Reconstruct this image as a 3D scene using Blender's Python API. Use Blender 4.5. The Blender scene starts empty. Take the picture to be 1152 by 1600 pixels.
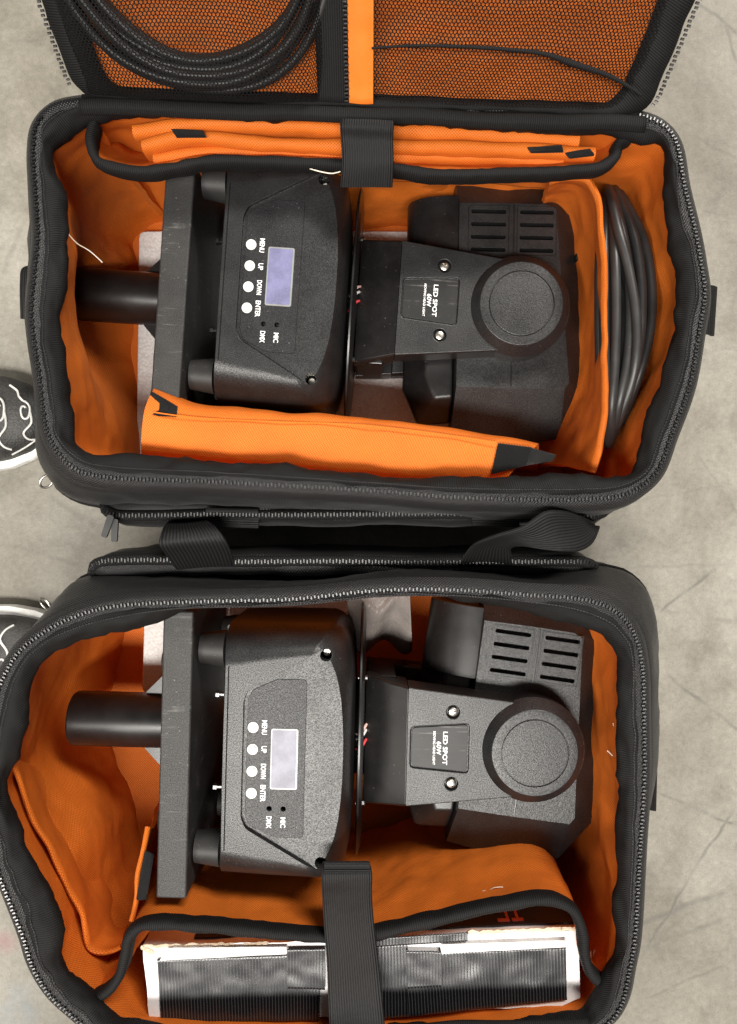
import bpy, bmesh, math, random
import numpy as np
from mathutils import Vector, Matrix, noise
random.seed(7); rng = np.random.default_rng(7)
S = bpy.context.scene
C = S.collection
PI = math.pi
R = math.radians

# ------------------------------------------------------------------ camera, world, lamps, exposure
H = 0.88                                    # camera height above the concrete
cam = bpy.data.cameras.new('camera'); cam_o = bpy.data.objects.new('camera', cam); C.objects.link(cam_o)
cam_o.location = (0, 0, H)
cam.sensor_fit = 'VERTICAL'; cam.sensor_height = 24; cam.lens = 24 * 1200 / 1600
cam.clip_start = 0.01; cam.clip_end = 200
S.camera = cam_o
W = bpy.data.worlds.new('World'); S.world = W; W.use_nodes = True
W.node_tree.nodes['Background'].inputs[0].default_value = (1.0, 0.95, 0.9, 1)
W.node_tree.nodes['Background'].inputs[1].default_value = 0.045
def area(name, loc, target, sx, sy, power, col):
    l = bpy.data.lights.new(name, 'AREA'); l.shape = 'RECTANGLE'; l.size = sx; l.size_y = sy; l.energy = power; l.color = col
    o = bpy.data.objects.new(name, l); C.objects.link(o); o.location = loc
    o.rotation_euler = (Vector(target) - Vector(loc)).to_track_quat('-Z', 'Y').to_euler()
    return o
area('ceiling_lamp', (-0.15, -1.2, 3.3), (0, 0, 0), 1.7, 0.5, 104, (1.0, 0.96, 0.9))
area('ceiling_lamp', (1.4, 2.7, 3.1), (0, 0, 0), 1.8, 0.8, 128, (1.0, 0.95, 0.88))
area('ceiling_lamp', (-2.1, -1.5, 3.1), (0, 0, 0), 1.6, 0.6, 52, (1.0, 0.94, 0.86))
S.view_settings.view_transform = 'Standard'; S.view_settings.look = 'None'
S.view_settings.exposure = 0.63; S.view_settings.gamma = 1.0
S.render.engine = 'CYCLES'
try:
    S.cycles.use_denoising = True; S.cycles.denoiser = 'OPENIMAGEDENOISE'
except Exception:
    pass
S.cycles.max_bounces = 8; S.cycles.transparent_max_bounces = 12; S.cycles.use_adaptive_sampling = False

# ------------------------------------------------------------------ pixel helpers: a photo pixel plus a known height gives a point
def P(px, py, z):
    d = (H - z) / 1200.0
    return Vector(((px - 576) * d, (800 - py) * d, z))
def PP(pts, z):
    return [P(p[0], p[1], p[2] if len(p) > 2 else z) for p in pts]

# ------------------------------------------------------------------ materials
def newmat(name):
    m = bpy.data.materials.new(name); m.use_nodes = True
    nt = m.node_tree; b = nt.nodes['Principled BSDF']
    return m, nt, b
def N(nt, typ, **kw):
    n = nt.nodes.new(typ)
    for k, v in kw.items():
        setattr(n, k, v)
    return n
def link(nt, a, b): nt.links.new(a, b)
def sock(nt, node, i, v):
    if hasattr(v, 'is_linked') or hasattr(v, 'links'): nt.links.new(v, node.inputs[i])
    else: node.inputs[i].default_value = v
def mth(nt, op, a, b=0.0, c=None):
    n = N(nt, 'ShaderNodeMath', operation=op); sock(nt, n, 0, a); sock(nt, n, 1, b)
    if c is not None: sock(nt, n, 2, c)
    return n.outputs[0]
def vec(nt, kind='Object'):
    return N(nt, 'ShaderNodeTexCoord').outputs[kind]
def noise_tex(nt, co, scale, detail=4, rough=0.55, dist=0.0):
    n = N(nt, 'ShaderNodeTexNoise'); link(nt, co, n.inputs['Vector'])
    n.inputs['Scale'].default_value = scale; n.inputs['Detail'].default_value = detail
    n.inputs['Roughness'].default_value = rough; n.inputs['Distortion'].default_value = dist
    return n.outputs['Fac']
def ramp(nt, f, stops):
    n = N(nt, 'ShaderNodeValToRGB'); link(nt, f, n.inputs[0]); e = n.color_ramp.elements
    while len(e) < len(stops): e.new(0.5)
    for i, (p, c) in enumerate(stops):
        e[i].position = p; e[i].color = c if len(c) == 4 else (*c, 1)
    return n.outputs[0]
def mix(nt, f, a, b, mode='MIX'):
    n = N(nt, 'ShaderNodeMix', data_type='RGBA', blend_type=mode)
    sock(nt, n, 0, f); 
    for i, v in ((6, a), (7, b)):
        if hasattr(v, 'links'): nt.links.new(v, n.inputs[i])
        else: n.inputs[i].default_value = (*v, 1) if len(v) == 3 else v
    return n.outputs[2]
def bump(nt, b, h, strength, dist=0.001, prev=None):
    n = N(nt, 'ShaderNodeBump'); link(nt, h, n.inputs['Height'])
    n.inputs['Strength'].default_value = strength; n.inputs['Distance'].default_value = dist
    if prev is not None: link(nt, prev, n.inputs['Normal'])
    link(nt, n.outputs[0], b.inputs['Normal']); return n.outputs[0]

def fabric(name, col, col2, pu=0.0019, pv=0.0019, rough=0.7, bs=0.5, kind='weave', sheen=0.15, spec=0.3, blotch=0.25, amt=1.0):
    m, nt, b = newmat(name)
    uv = N(nt, 'ShaderNodeUVMap').outputs[0]
    sp = N(nt, 'ShaderNodeSeparateXYZ'); link(nt, uv, sp.inputs[0])
    su = mth(nt, 'SINE', mth(nt, 'MULTIPLY', sp.outputs[0], 2 * PI / pu))
    sv = mth(nt, 'SINE', mth(nt, 'MULTIPLY', sp.outputs[1], 2 * PI / pv))
    if kind == 'weave': h = mth(nt, 'MULTIPLY', su, sv)
    elif kind == 'rib': h = sv
    elif kind == 'ribu': h = su
    h = mth(nt, 'MULTIPLY_ADD', h, 0.5, 0.5)
    co = vec(nt)
    n1 = noise_tex(nt, co, 900, 2)
    n2 = noise_tex(nt, co, 22, 4)
    fac = mth(nt, 'ADD', mth(nt, 'MULTIPLY', h, amt), mth(nt, 'MULTIPLY', mth(nt, 'SUBTRACT', n1, 0.5), 0.5))
    c = mix(nt, fac, col, col2)
    c = mix(nt, blotch, c, ramp(nt, n2, [(0.3, (0.55, 0.55, 0.55)), (0.7, (1.15, 1.15, 1.15))]), 'MULTIPLY')
    link(nt, c, b.inputs['Base Color'])
    b.inputs['Roughness'].default_value = rough; b.inputs['Specular IOR Level'].default_value = spec
    b.inputs['Sheen Weight'].default_value = sheen; b.inputs['Sheen Roughness'].default_value = 0.4
    hh = mth(nt, 'ADD', h, mth(nt, 'MULTIPLY', n1, 0.6))
    p = bump(nt, b, hh, bs, 0.0006)
    n3 = noise_tex(nt, co, 45, 3)
    bump(nt, b, n3, 0.25, 0.004, p)
    return m
ORANGE = fabric('orange_nylon', (0.40, 0.077, 0.006), (0.80, 0.205, 0.026), 0.0026, 0.0026, 0.62, 0.5, sheen=0.0, spec=0.2)
ORANGE2 = fabric('orange_tape', (0.66, 0.15, 0.012), (0.82, 0.205, 0.026), 0.0012, 0.0012, 0.6, 0.25, sheen=0.0, spec=0.2)
BLACK = fabric('black_nylon', (0.003, 0.003, 0.0035), (0.018, 0.0175, 0.018), 0.0026, 0.0026, 0.42, 0.8, sheen=0.05, spec=0.4, blotch=0.3)
BIND = fabric('black_binding', (0.004, 0.004, 0.004), (0.014, 0.014, 0.014), 0.0018, 0.0018, 0.72, 0.5, 'ribu', sheen=0.0, spec=0.18)
WEB = fabric('black_webbing', (0.003, 0.003, 0.0033), (0.012, 0.012, 0.0125), 0.0021, 0.0020, 0.6, 0.5, 'rib', sheen=0.0, spec=0.22)
VELCRO = fabric('black_hook_tape', (0.004, 0.004, 0.004), (0.018, 0.018, 0.018), 0.0014, 0.0014, 0.9, 1.0, sheen=0.1, spec=0.1)

def plastic(name, col, rough=0.42, grain=0.35, spec=0.5, dust=0.5, scratch=0.0):
    m, nt, b = newmat(name); co = vec(nt)
    n1 = noise_tex(nt, co, 1000, 2, 0.6)
    n2 = noise_tex(nt, co, 30, 5, 0.65)
    sp = noise_tex(nt, co, 420, 1)
    c = mix(nt, ramp(nt, n2, [(0.35, (0, 0, 0)), (0.75, (1, 1, 1))]), col, tuple(min(1, x * 1.7 + 0.003) for x in col))
    c = mix(nt, mth(nt, 'MULTIPLY', ramp(nt, sp, [(0.735, (0, 0, 0)), (0.79, (1, 1, 1))]), dust * 0.5), c, (0.25, 0.24, 0.23))
    r = mth(nt, 'ADD', mth(nt, 'MULTIPLY', n2, 0.16), rough - 0.08)
    if scratch > 0:
        mp = N(nt, 'ShaderNodeMapping'); link(nt, co, mp.inputs[0]); mp.inputs['Scale'].default_value = (14, 260, 60); mp.inputs['Rotation'].default_value = (0, 0, 1.2)
        s = noise_tex(nt, mp.outputs[0], 1.0, 3)
        s2 = noise_tex(nt, co, 60, 4)
        f = mth(nt, 'MULTIPLY', ramp(nt, s, [(0.60, (0, 0, 0)), (0.68, (1, 1, 1))]), ramp(nt, s2, [(0.45, (0, 0, 0)), (0.65, (1, 1, 1))]))
        c = mix(nt, mth(nt, 'MULTIPLY', f, scratch), c, (0.20, 0.19, 0.185))
    link(nt, c, b.inputs['Base Color']); link(nt, r, b.inputs['Roughness'])
    b.inputs['Specular IOR Level'].default_value = spec
    if grain:
        bump(nt, b, n1, grain, 0.0004)
        if grain > 0.3: link(nt, mth(nt, 'MULTIPLY', ramp(nt, n1, [(0.3, (0.35, 0.35, 0.35)), (0.7, (1.5, 1.5, 1.5))]), spec), b.inputs['Specular IOR Level'])
    return m
ABS = plastic('black_textured_plastic', (0.008, 0.008, 0.0083), 0.40, 0.40, 0.55, 0.35)
ABS_S = plastic('black_smooth_plastic', (0.006, 0.0055, 0.0055), 0.32, 0.10, 0.5, 0.5)
PANEL = plastic('control_panel_film', (0.010, 0.010, 0.011), 0.42, 0.55, 0.4, 0.6)
LABEL = plastic('glossy_label', (0.008, 0.008, 0.008), 0.46, 0.02, 0.35, 0.3, 0.5)
BOARD = plastic('worn_black_board', (0.020, 0.0195, 0.019), 0.50, 0.8, 0.38, 0.8, 0.45)
TUBE = plastic('black_satin_steel', (0.006, 0.0055, 0.0055), 0.32, 0.04, 0.55, 0.3)
RUBBER = plastic('black_rubber', (0.015, 0.0145, 0.014), 0.5, 0.15, 0.4, 0.4)
CABLE = plastic('black_cable_jacket', (0.016, 0.016, 0.016), 0.42, 0.06, 0.5, 0.3)
DARK = plastic('dark_cavity', (0.004, 0.004, 0.004), 0.7, 0, 0.1, 0)
WHITEB = plastic('white_button', (0.72, 0.72, 0.70), 0.4, 0.02, 0.4, 0)
RING = plastic('grey_button_ring', (0.45, 0.45, 0.44), 0.35, 0, 0.4, 0)
INK = plastic('white_ink', (0.9, 0.9, 0.9), 0.5, 0, 0.3, 0)
def metal(name, col, rough):
    m, nt, b = newmat(name); b.inputs['Base Color'].default_value = (*col, 1); b.inputs['Metallic'].default_value = 1
    co = vec(nt); n = noise_tex(nt, co, 300, 3)
    link(nt, mth(nt, 'MULTIPLY_ADD', n, 0.3, rough - 0.15), b.inputs['Roughness']); return m
STEEL = metal('dull_steel', (0.55, 0.52, 0.47), 0.35)
TEETH = metal('dark_zip_teeth', (0.13, 0.13, 0.13), 0.34)
WIRE_R = plastic('red_wire', (0.55, 0.05, 0.06), 0.4, 0, 0.4, 0); WIRE_P = plastic('pink_wire', (0.75, 0.42, 0.38), 0.4, 0, 0.4, 0)
WIRE_W = plastic('white_wire', (0.6, 0.6, 0.58), 0.4, 0, 0.4, 0)
THREAD = plastic('loose_white_thread', (0.85, 0.72, 0.55), 0.7, 0, 0.2, 0)

def lcd(name, col):
    m, nt, b = newmat(name); co = vec(nt)
    n = noise_tex(nt, co, 60, 4); n2 = noise_tex(nt, co, 700, 2)
    c = mix(nt, ramp(nt, n, [(0.4, (0, 0, 0)), (0.75, (1, 1, 1))]), col, tuple(x * 1.5 + 0.03 for x in col))
    link(nt, mix(nt, mth(nt, 'MULTIPLY', n2, 0.2), c, (0.5, 0.5, 0.55)), b.inputs['Base Color'])
    b.inputs['Roughness'].default_value = 0.5; b.inputs['Specular IOR Level'].default_value = 0.4; return m
LCD_A = lcd('violet_lcd', (0.085, 0.085, 0.19)); LCD_B = lcd('grey_lcd', (0.16, 0.16, 0.20))
FRAME = plastic('lcd_frame', (0.20, 0.20, 0.20), 0.3, 0, 0.5, 0)

def foam_mat():
    m, nt, b = newmat('white_foam'); co = vec(nt)
    v = N(nt, 'ShaderNodeTexVoronoi'); link(nt, co, v.inputs['Vector']); v.inputs['Scale'].default_value = 350
    link(nt, ramp(nt, v.outputs['Distance'], [(0.0, (0.82, 0.80, 0.78)), (0.8, (0.62, 0.60, 0.58))]), b.inputs['Base Color'])
    b.inputs['Roughness'].default_value = 0.6; bump(nt, b, v.outputs['Distance'], 0.6, 0.001); return m
FOAM = foam_mat()

def net_mat():
    m, nt, b = newmat('black_mesh_net')
    uv = N(nt, 'ShaderNodeUVMap').outputs[0]
    pitch = 0.0031
    def lat(off):
        sp = N(nt, 'ShaderNodeSeparateXYZ'); link(nt, uv, sp.inputs[0])
        u = mth(nt, 'MULTIPLY', mth(nt, 'SUBTRACT', mth(nt, 'FRACT', mth(nt, 'ADD', mth(nt, 'MULTIPLY', sp.outputs[0], 1 / pitch), off)), 0.5), 1.0)
        v = mth(nt, 'MULTIPLY', mth(nt, 'SUBTRACT', mth(nt, 'FRACT', mth(nt, 'ADD', mth(nt, 'MULTIPLY', sp.outputs[1], 1 / (pitch * 1.5)), off)), 0.5), 1.5)
        return mth(nt, 'SQRT', mth(nt, 'ADD', mth(nt, 'MULTIPLY', u, u), mth(nt, 'MULTIPLY', v, v)))
    d = mth(nt, 'MINIMUM', lat(0.0), lat(0.5))
    hole = mth(nt, 'LESS_THAN', d, 0.345)
    b.inputs['Base Color'].default_value = (0.006, 0.0055, 0.0055, 1); b.inputs['Roughness'].default_value = 0.8; b.inputs['Specular IOR Level'].default_value = 0.12
    bump(nt, b, d, 0.4, 0.0006)
    t = N(nt, 'ShaderNodeBsdfTransparent'); mx = N(nt, 'ShaderNodeMixShader')
    link(nt, hole, mx.inputs[0]); link(nt, b.outputs[0], mx.inputs[1]); link(nt, t.outputs[0], mx.inputs[2])
    link(nt, mx.outputs[0], nt.nodes['Material Output'].inputs[0]); return m
NET = net_mat()

def tape_mat(name, rib=0.0021):
    m, nt, b = newmat(name); co = vec(nt)
    uv = N(nt, 'ShaderNodeUVMap').outputs[0]; sp = N(nt, 'ShaderNodeSeparateXYZ'); link(nt, uv, sp.inputs[0])
    nz = noise_tex(nt, co, 60, 3)
    s = mth(nt, 'SINE', mth(nt, 'ADD', mth(nt, 'MULTIPLY', sp.outputs[0], 2 * PI / 0.0027), mth(nt, 'MULTIPLY', nz, 1.5)))
    pk = mth(nt, 'POWER', mth(nt, 'MULTIPLY_ADD', s, 0.5, 0.5), 5.0)
    link(nt, mix(nt, pk, (0.006, 0.006, 0.007), (0.06, 0.06, 0.065)), b.inputs['Base Color'])
    n2 = noise_tex(nt, co, 35, 4)
    link(nt, mth(nt, 'MULTIPLY_ADD', n2, 0.2, 0.2), b.inputs['Roughness'])
    b.inputs['Specular IOR Level'].default_value = 0.6
    p = bump(nt, b, pk, 0.35, 0.0006); bump(nt, b, noise_tex(nt, co, 24, 2), 0.14, 0.003, p)
    return m
TAPE = tape_mat('black_ribbed_tape')
def card(name, col, stain):
    m, nt, b = newmat(name); co = vec(nt); n = noise_tex(nt, co, 40, 5); n2 = noise_tex(nt, co, 500, 2)
    c = mix(nt, ramp(nt, n, [(0.45, (0, 0, 0)), (0.8, (1, 1, 1))]), col, stain)
    link(nt, c, b.inputs['Base Color']); b.inputs['Roughness'].default_value = 0.6
    bump(nt, b, mth(nt, 'ADD', n, mth(nt, 'MULTIPLY', n2, 0.2)), 0.4, 0.002); return m
CARD = card('white_card', (0.80, 0.78, 0.78), (0.66, 0.60, 0.55)); TORN = card('torn_card_edge', (0.66, 0.56, 0.42), (0.40, 0.31, 0.2))
CARDK = card('black_printed_card', (0.012, 0.010, 0.010), (0.03, 0.02, 0.02)); REDINK = card('red_print', (0.55, 0.12, 0.08), (0.40, 0.08, 0.06))

def plastic_film():
    m, nt, b = newmat('clear_film'); co = vec(nt)
    b.inputs['Base Color'].default_value = (0.30, 0.27, 0.25, 1); b.inputs['Roughness'].default_value = 0.22
    b.inputs['Transmission Weight'].default_value = 0.25; b.inputs['IOR'].default_value = 1.2
    bump(nt, b, noise_tex(nt, co, 70, 3, 0.6, 1.0), 0.6, 0.004); return m
FILM = plastic_film()

def concrete():
    m, nt, b = newmat('stained_concrete'); co = vec(nt)
    n1 = noise_tex(nt, co, 3.2, 6, 0.62, 0.4); n2 = noise_tex(nt, co, 16, 6, 0.68, 0.3); n3 = noise_tex(nt, co, 150, 4, 0.7); n4 = noise_tex(nt, co, 650, 2)
    c = ramp(nt, n1, [(0.28, (0.160, 0.143, 0.115)), (0.5, (0.262, 0.245, 0.209)), (0.74, (0.350, 0.333, 0.293))])
    c = mix(nt, 0.7, c, ramp(nt, n2, [(0.3, (0.60, 0.59, 0.57)), (0.5, (0.95, 0.95, 0.94)), (0.72, (1.16, 1.16, 1.16))]), 'MULTIPLY')
    c = mix(nt, 0.55, c, ramp(nt, n3, [(0.3, (0.70, 0.69, 0.68)), (0.62, (1.06, 1.06, 1.06)), (0.8, (1.35, 1.35, 1.35))]), 'MULTIPLY')
    c = mix(nt, 0.5, c, ramp(nt, n4, [(0.28, (0.6, 0.59, 0.57)), (0.45, (1, 1, 1)), (0.75, (1.12, 1.12, 1.12))]), 'MULTIPLY')
    # scuffs and hairline cracks with a place of their own on the slab
    sp = N(nt, 'ShaderNodeSeparateXYZ')
    wob = N(nt, 'ShaderNodeTexNoise'); link(nt, co, wob.inputs['Vector']); wob.inputs['Scale'].default_value = 22; wob.inputs['Detail'].default_value = 5
    vm = N(nt, 'ShaderNodeVectorMath', operation='MULTIPLY_ADD'); link(nt, wob.outputs['Color'], vm.inputs[0]); vm.inputs[1].default_value = (0.012,) * 3; link(nt, co, vm.inputs[2])
    link(nt, vm.outputs[0], sp.inputs[0])
    gate = ramp(nt, noise_tex(nt, co, 28, 4), [(0.36, (0.12, 0.12, 0.12)), (0.60, (1, 1, 1))])
    total = None
    for (x0, y0, x1, y1, w, s) in SCUFFS:
        a = P(x0, y0, 0); e = P(x1, y1, 0); d = e - a; L = d.length; d /= L
        al = mth(nt, 'ADD', mth(nt, 'MULTIPLY', sp.outputs[0], d.x), mth(nt, 'MULTIPLY', sp.outputs[1], d.y))
        pe = mth(nt, 'ADD', mth(nt, 'MULTIPLY', sp.outputs[0], -d.y), mth(nt, 'MULTIPLY', sp.outputs[1], d.x))
        a0 = a.x * d.x + a.y * d.y + 0.006; p0 = -a.x * d.y + a.y * d.x + 0.0
        da = mth(nt, 'ABSOLUTE', mth(nt, 'SUBTRACT', al, a0 + L / 2))
        dp = mth(nt, 'ABSOLUTE', mth(nt, 'SUBTRACT', pe, p0 + 0.006 * (d.x - d.y)))
        f1 = N(nt, 'ShaderNodeMapRange'); link(nt, dp, f1.inputs[0]); f1.inputs[1].default_value = w * 1.3; f1.inputs[2].default_value = w * 0.2; f1.inputs[3].default_value = 0; f1.inputs[4].default_value = s * 0.85
        f2 = N(nt, 'ShaderNodeMapRange'); link(nt, da, f2.inputs[0]); f2.inputs[1].default_value = L / 2; f2.inputs[2].default_value = L / 2 * 0.8; f2.inputs[3].default_value = 0; f2.inputs[4].default_value = 1
        f = mth(nt, 'MULTIPLY', f1.outputs[0], f2.outputs[0])
        total = f if total is None else mth(nt, 'MAXIMUM', total, f)
    c = mix(nt, mth(nt, 'MULTIPLY', total, gate), c, (0.11, 0.104, 0.092))
    for (px, py, r, col, s) in ((5, 1475, 0.020, (0.30, 0.13, 0.14), 0.55), (30, 1570, 0.035, (0.20, 0.25, 0.30), 0.5), (70, 1520, 0.018, (0.22, 0.26, 0.30), 0.4)):
        q = P(px, py, 0)
        dd = N(nt, 'ShaderNodeVectorMath', operation='DISTANCE'); link(nt, vm.outputs[0], dd.inputs[0]); dd.inputs[1].default_value = (q.x + 0.006, q.y + 0.006, 0.006)
        f = N(nt, 'ShaderNodeMapRange'); link(nt, dd.outputs['Value'], f.inputs[0]); f.inputs[1].default_value = r; f.inputs[2].default_value = r * 0.3; f.inputs[3].default_value = 0; f.inputs[4].default_value = s
        c = mix(nt, mth(nt, 'MULTIPLY', f.outputs[0], gate), c, col)
    link(nt, c, b.inputs['Base Color'])
    link(nt, mth(nt, 'MULTIPLY_ADD', n2, 0.35, 0.38), b.inputs['Roughness']); b.inputs['Specular IOR Level'].default_value = 0.35
    hh = mth(nt, 'SUBTRACT', mth(nt, 'ADD', mth(nt, 'MULTIPLY', n3, 0.6), n2), mth(nt, 'MULTIPLY', total, 0.5))
    bump(nt, b, hh, 0.25, 0.003); return m
SCUFFS = [(1000, 1500, 1152, 1255, 0.0022, 0.75), (985, 1450, 1152, 1385, 0.004, 0.6), (985, 1490, 1152, 1430, 0.003, 0.5), (1010, 1475, 1120, 1400, 0.003, 0.35),
          (1020, 1235, 1152, 1290, 0.0022, 0.75), (1035, 1045, 1152, 1140, 0.0024, 0.75), (1030, 960, 1130, 880, 0.0022, 0.7), (1030, 955, 1152, 975, 0.003, 0.4),
          (935, 890, 1152, 880, 0.002, 0.3), (1080, 0, 1150, 50, 0.0026, 0.8), (1125, 20, 1152, 90, 0.002, 0.7), (1080, 210, 1152, 250, 0.0018, 0.4), (1100, 330, 1152, 345, 0.002, 0.3),
          (1060, 700, 1152, 640, 0.0022, 0.4), (960, 790, 1152, 755, 0.002, 0.35), (1075, 560, 1152, 545, 0.002, 0.3), (0, 70, 75, 60, 0.006, 0.3), (5, 430, 45, 330, 0.004, 0.35),
          (70, 770, 150, 820, 0.004, 0.35), (10, 850, 120, 880, 0.003, 0.3), (1010, 1560, 1152, 1500, 0.002, 0.4), (1085, 700, 1152, 800, 0.002, 0.35)]
CONC = concrete()

# ------------------------------------------------------------------ mesh helpers
ORIG = {}
def tag(o, label, cat, group=None):
    o['label'] = label; o['category'] = cat
    if group: o['group'] = group
    return o
def empty(name, loc, label, cat, group=None, rz=0):
    o = bpy.data.objects.new(name, None); C.objects.link(o); o.location = loc; o.rotation_euler.z = rz; o.empty_display_size = 0.02
    tag(o, label, cat, group); ORIG[o.name] = Vector(loc) if rz == 0 else Vector(); return o
def mk(name, verts, faces, mat, parent=None, smooth=True, uvs=None, sharp=None, origin=None):
    if origin is None: origin = ORIG.get(parent.name, Vector()) if parent else Vector()
    me = bpy.data.meshes.new(name)
    me.from_pydata([tuple(Vector(v) - origin) for v in verts], [], faces)
    if uvs is not None:
        l = me.uv_layers.new(name='UVMap')
        flat = []; um = max(q[0] for q in uvs)
        for f in faces:
            q = [list(uvs[vi]) for vi in f]
            if um > 0.3 and len(q) == 4 and max(t[0] for t in q) - min(t[0] for t in q) > um * 0.6:
                for t in q:
                    if t[0] < um * 0.5: t[0] += um + 0.0045
            flat += q
        flat = np.array(flat, dtype=np.float32)
        l.data.foreach_set('uv', flat.ravel())
    me.materials.append(mat); me.update()
    if smooth:
        me.polygons.foreach_set('use_smooth', [True] * len(me.polygons))
        if sharp: me.set_sharp_from_angle(angle=R(sharp))
    o = bpy.data.objects.new(name, me); C.objects.link(o)
    if parent: o.parent = parent
    ORIG[o.name] = origin
    return o
def newroot(name, verts, faces, mat, loc, **kw):      # a top-level thing that is one mesh, its origin at loc
    o = mk(name, verts, faces, mat, None, origin=Vector(loc), **kw); o.location = loc; return o
def fixnormals(o):
    bm = bmesh.new(); bm.from_mesh(o.data); bmesh.ops.recalc_face_normals(bm, faces=bm.faces); bm.to_mesh(o.data); bm.free()
def catmull(pts, closed, step=0.004, counts=None):
    p = np.array([tuple(v) for v in pts], float); n = len(p); out = []; cnt = []
    segs = n if closed else n - 1
    for i in range(segs):
        if closed: a, b, c, d = p[(i - 1) % n], p[i], p[(i + 1) % n], p[(i + 2) % n]
        else: a, b, c, d = p[max(i - 1, 0)], p[i], p[i + 1], p[min(i + 2, n - 1)]
        k = counts[i] if counts else max(1, int(round(np.linalg.norm(c[:3] - b[:3]) / step))); cnt.append(k)
        # centripetal knots keep uneven spacing from overshooting
        t0 = 0; t1 = t0 + max(np.linalg.norm(b - a), 1e-6) ** 0.5; t2 = t1 + max(np.linalg.norm(c - b), 1e-6) ** 0.5; t3 = t2 + max(np.linalg.norm(d - c), 1e-6) ** 0.5
        for j in range(k):
            t = t1 + (t2 - t1) * j / k
            A1 = (t1 - t) / (t1 - t0) * a + (t - t0) / (t1 - t0) * b; A2 = (t2 - t) / (t2 - t1) * b + (t - t1) / (t2 - t1) * c; A3 = (t3 - t) / (t3 - t2) * c + (t - t2) / (t3 - t2) * d
            B1 = (t2 - t) / (t2 - t0) * A1 + (t - t0) / (t2 - t0) * A2; B2 = (t3 - t) / (t3 - t1) * A2 + (t - t1) / (t3 - t1) * A3
            out.append((t2 - t) / (t2 - t1) * B1 + (t - t1) / (t2 - t1) * B2)
    if not closed: out.append(p[-1])
    return np.array(out), cnt
def resample(pts, n, closed=False):
    p = np.array(pts, float)
    if closed: p = np.vstack([p, p[:1]])
    d = np.r_[0, np.cumsum(np.linalg.norm(np.diff(p, axis=0), axis=1))]
    t = np.linspace(0, d[-1], n + 1 if closed else n)
    q = np.stack([np.interp(t, d, p[:, k]) for k in range(p.shape[1])], 1)
    return q[:-1] if closed else q
def grid_mesh(G, closed_u=False):
    """G: (rows, cols, 3); uv in metres."""
    nr, nc, _ = G.shape
    verts = [tuple(v) for v in G.reshape(-1, 3)]
    faces = []; 
    for i in range(nr - 1):
        for j in range(nc if closed_u else nc - 1):
            j2 = (j + 1) % nc
            faces.append((i * nc + j, i * nc + j2, (i + 1) * nc + j2, (i + 1) * nc + j))
    u = np.zeros((nr, nc)); v = np.zeros((nr, nc))
    u[:, 1:] = np.cumsum(np.linalg.norm(np.diff(G, axis=1), axis=2), axis=1).mean(axis=0)[None, :]
    v[1:, :] = np.cumsum(np.linalg.norm(np.diff(G, axis=0), axis=2), axis=0).mean(axis=1)[:, None]
    uvs = np.stack([u, v], 2).reshape(-1, 2)
    return verts, faces, uvs
def gnormals(G, closed_u=False):
    if closed_u: du = np.roll(G, -1, 1) - np.roll(G, 1, 1)
    else: du = np.gradient(G, axis=1)
    dv = np.gradient(G, axis=0)
    n = np.cross(du, dv); l = np.linalg.norm(n, axis=2, keepdims=True); return n / np.maximum(l, 1e-9)
def wrinkle(G, amp, scale, seed=0.0, closed_u=False, mask=None, stretch=(1, 1, 1)):
    n = gnormals(G, closed_u); out = G.copy()
    for i in range(G.shape[0]):
        for j in range(G.shape[1]):
            p = Vector(G[i, j]); q = Vector((p.x * stretch[0], p.y * stretch[1], p.z * stretch[2])) * scale + Vector((seed, seed * 1.7, seed * 0.3))
            f = noise.noise(q) + 0.5 * noise.noise(q * 2.1)
            out[i, j] += n[i, j] * amp * f * (1 if mask is None else mask[i, j])
    return out
def rows_grid(rows, nu, nv, closed=False):
    rr = []
    for r in rows:
        c, _ = catmull(r, closed, 0.004); rr.append(resample(c, nu, closed))
    rr = np.array(rr)
    cols = []
    for j in range(nu):
        c, _ = catmull(rr[:, j], False, 0.003, counts=None) if len(rr) > 2 else (rr[:, j], None)
        cols.append(resample(c, nv))
    return np.array(cols).transpose(1, 0, 2)
def solid(G, thick, closed_u=False):
    """thick closed sheet from a grid"""
    n = gnormals(G, closed_u); A = G + n * thick / 2; B = G - n * thick / 2
    if closed_u: raise ValueError
    # wrap: ring rows A(0..) then B reversed, closed around v, plus side caps
    nr, nc, _ = G.shape
    M = G[:1] * 1.0; E = G[-1:] * 1.0
    dv0 = G[0] - G[1]; dv0 /= np.maximum(np.linalg.norm(dv0, axis=1, keepdims=True), 1e-9); dv1 = G[-1] - G[-2]; dv1 /= np.maximum(np.linalg.norm(dv1, axis=1, keepdims=True), 1e-9)
    rim0 = (G[0] + dv0 * thick * 0.4)[None]; rim1 = (G[-1] + dv1 * thick * 0.4)[None]
    ring = np.concatenate([rim0, A, rim1, B[::-1]], 0)
    v, f, uv = grid_mesh(ring)
    m = ring.shape[0]
    nc = ring.shape[1]
    for j in range(nc - 1): f.append(((m - 1) * nc + j, (m - 1) * nc + j + 1, j + 1, j))
    for side in (0, nc - 1):
        top = [i * nc + side for i in range(1, nr + 1)]; bot = [(m - 1 - k) * nc + side for k in range(nr)]
        for k in range(nr - 1):
            q = (top[k], bot[k], bot[k + 1], top[k + 1]); f.append(q if side == 0 else q[::-1])
    return v, f, uv
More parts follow.
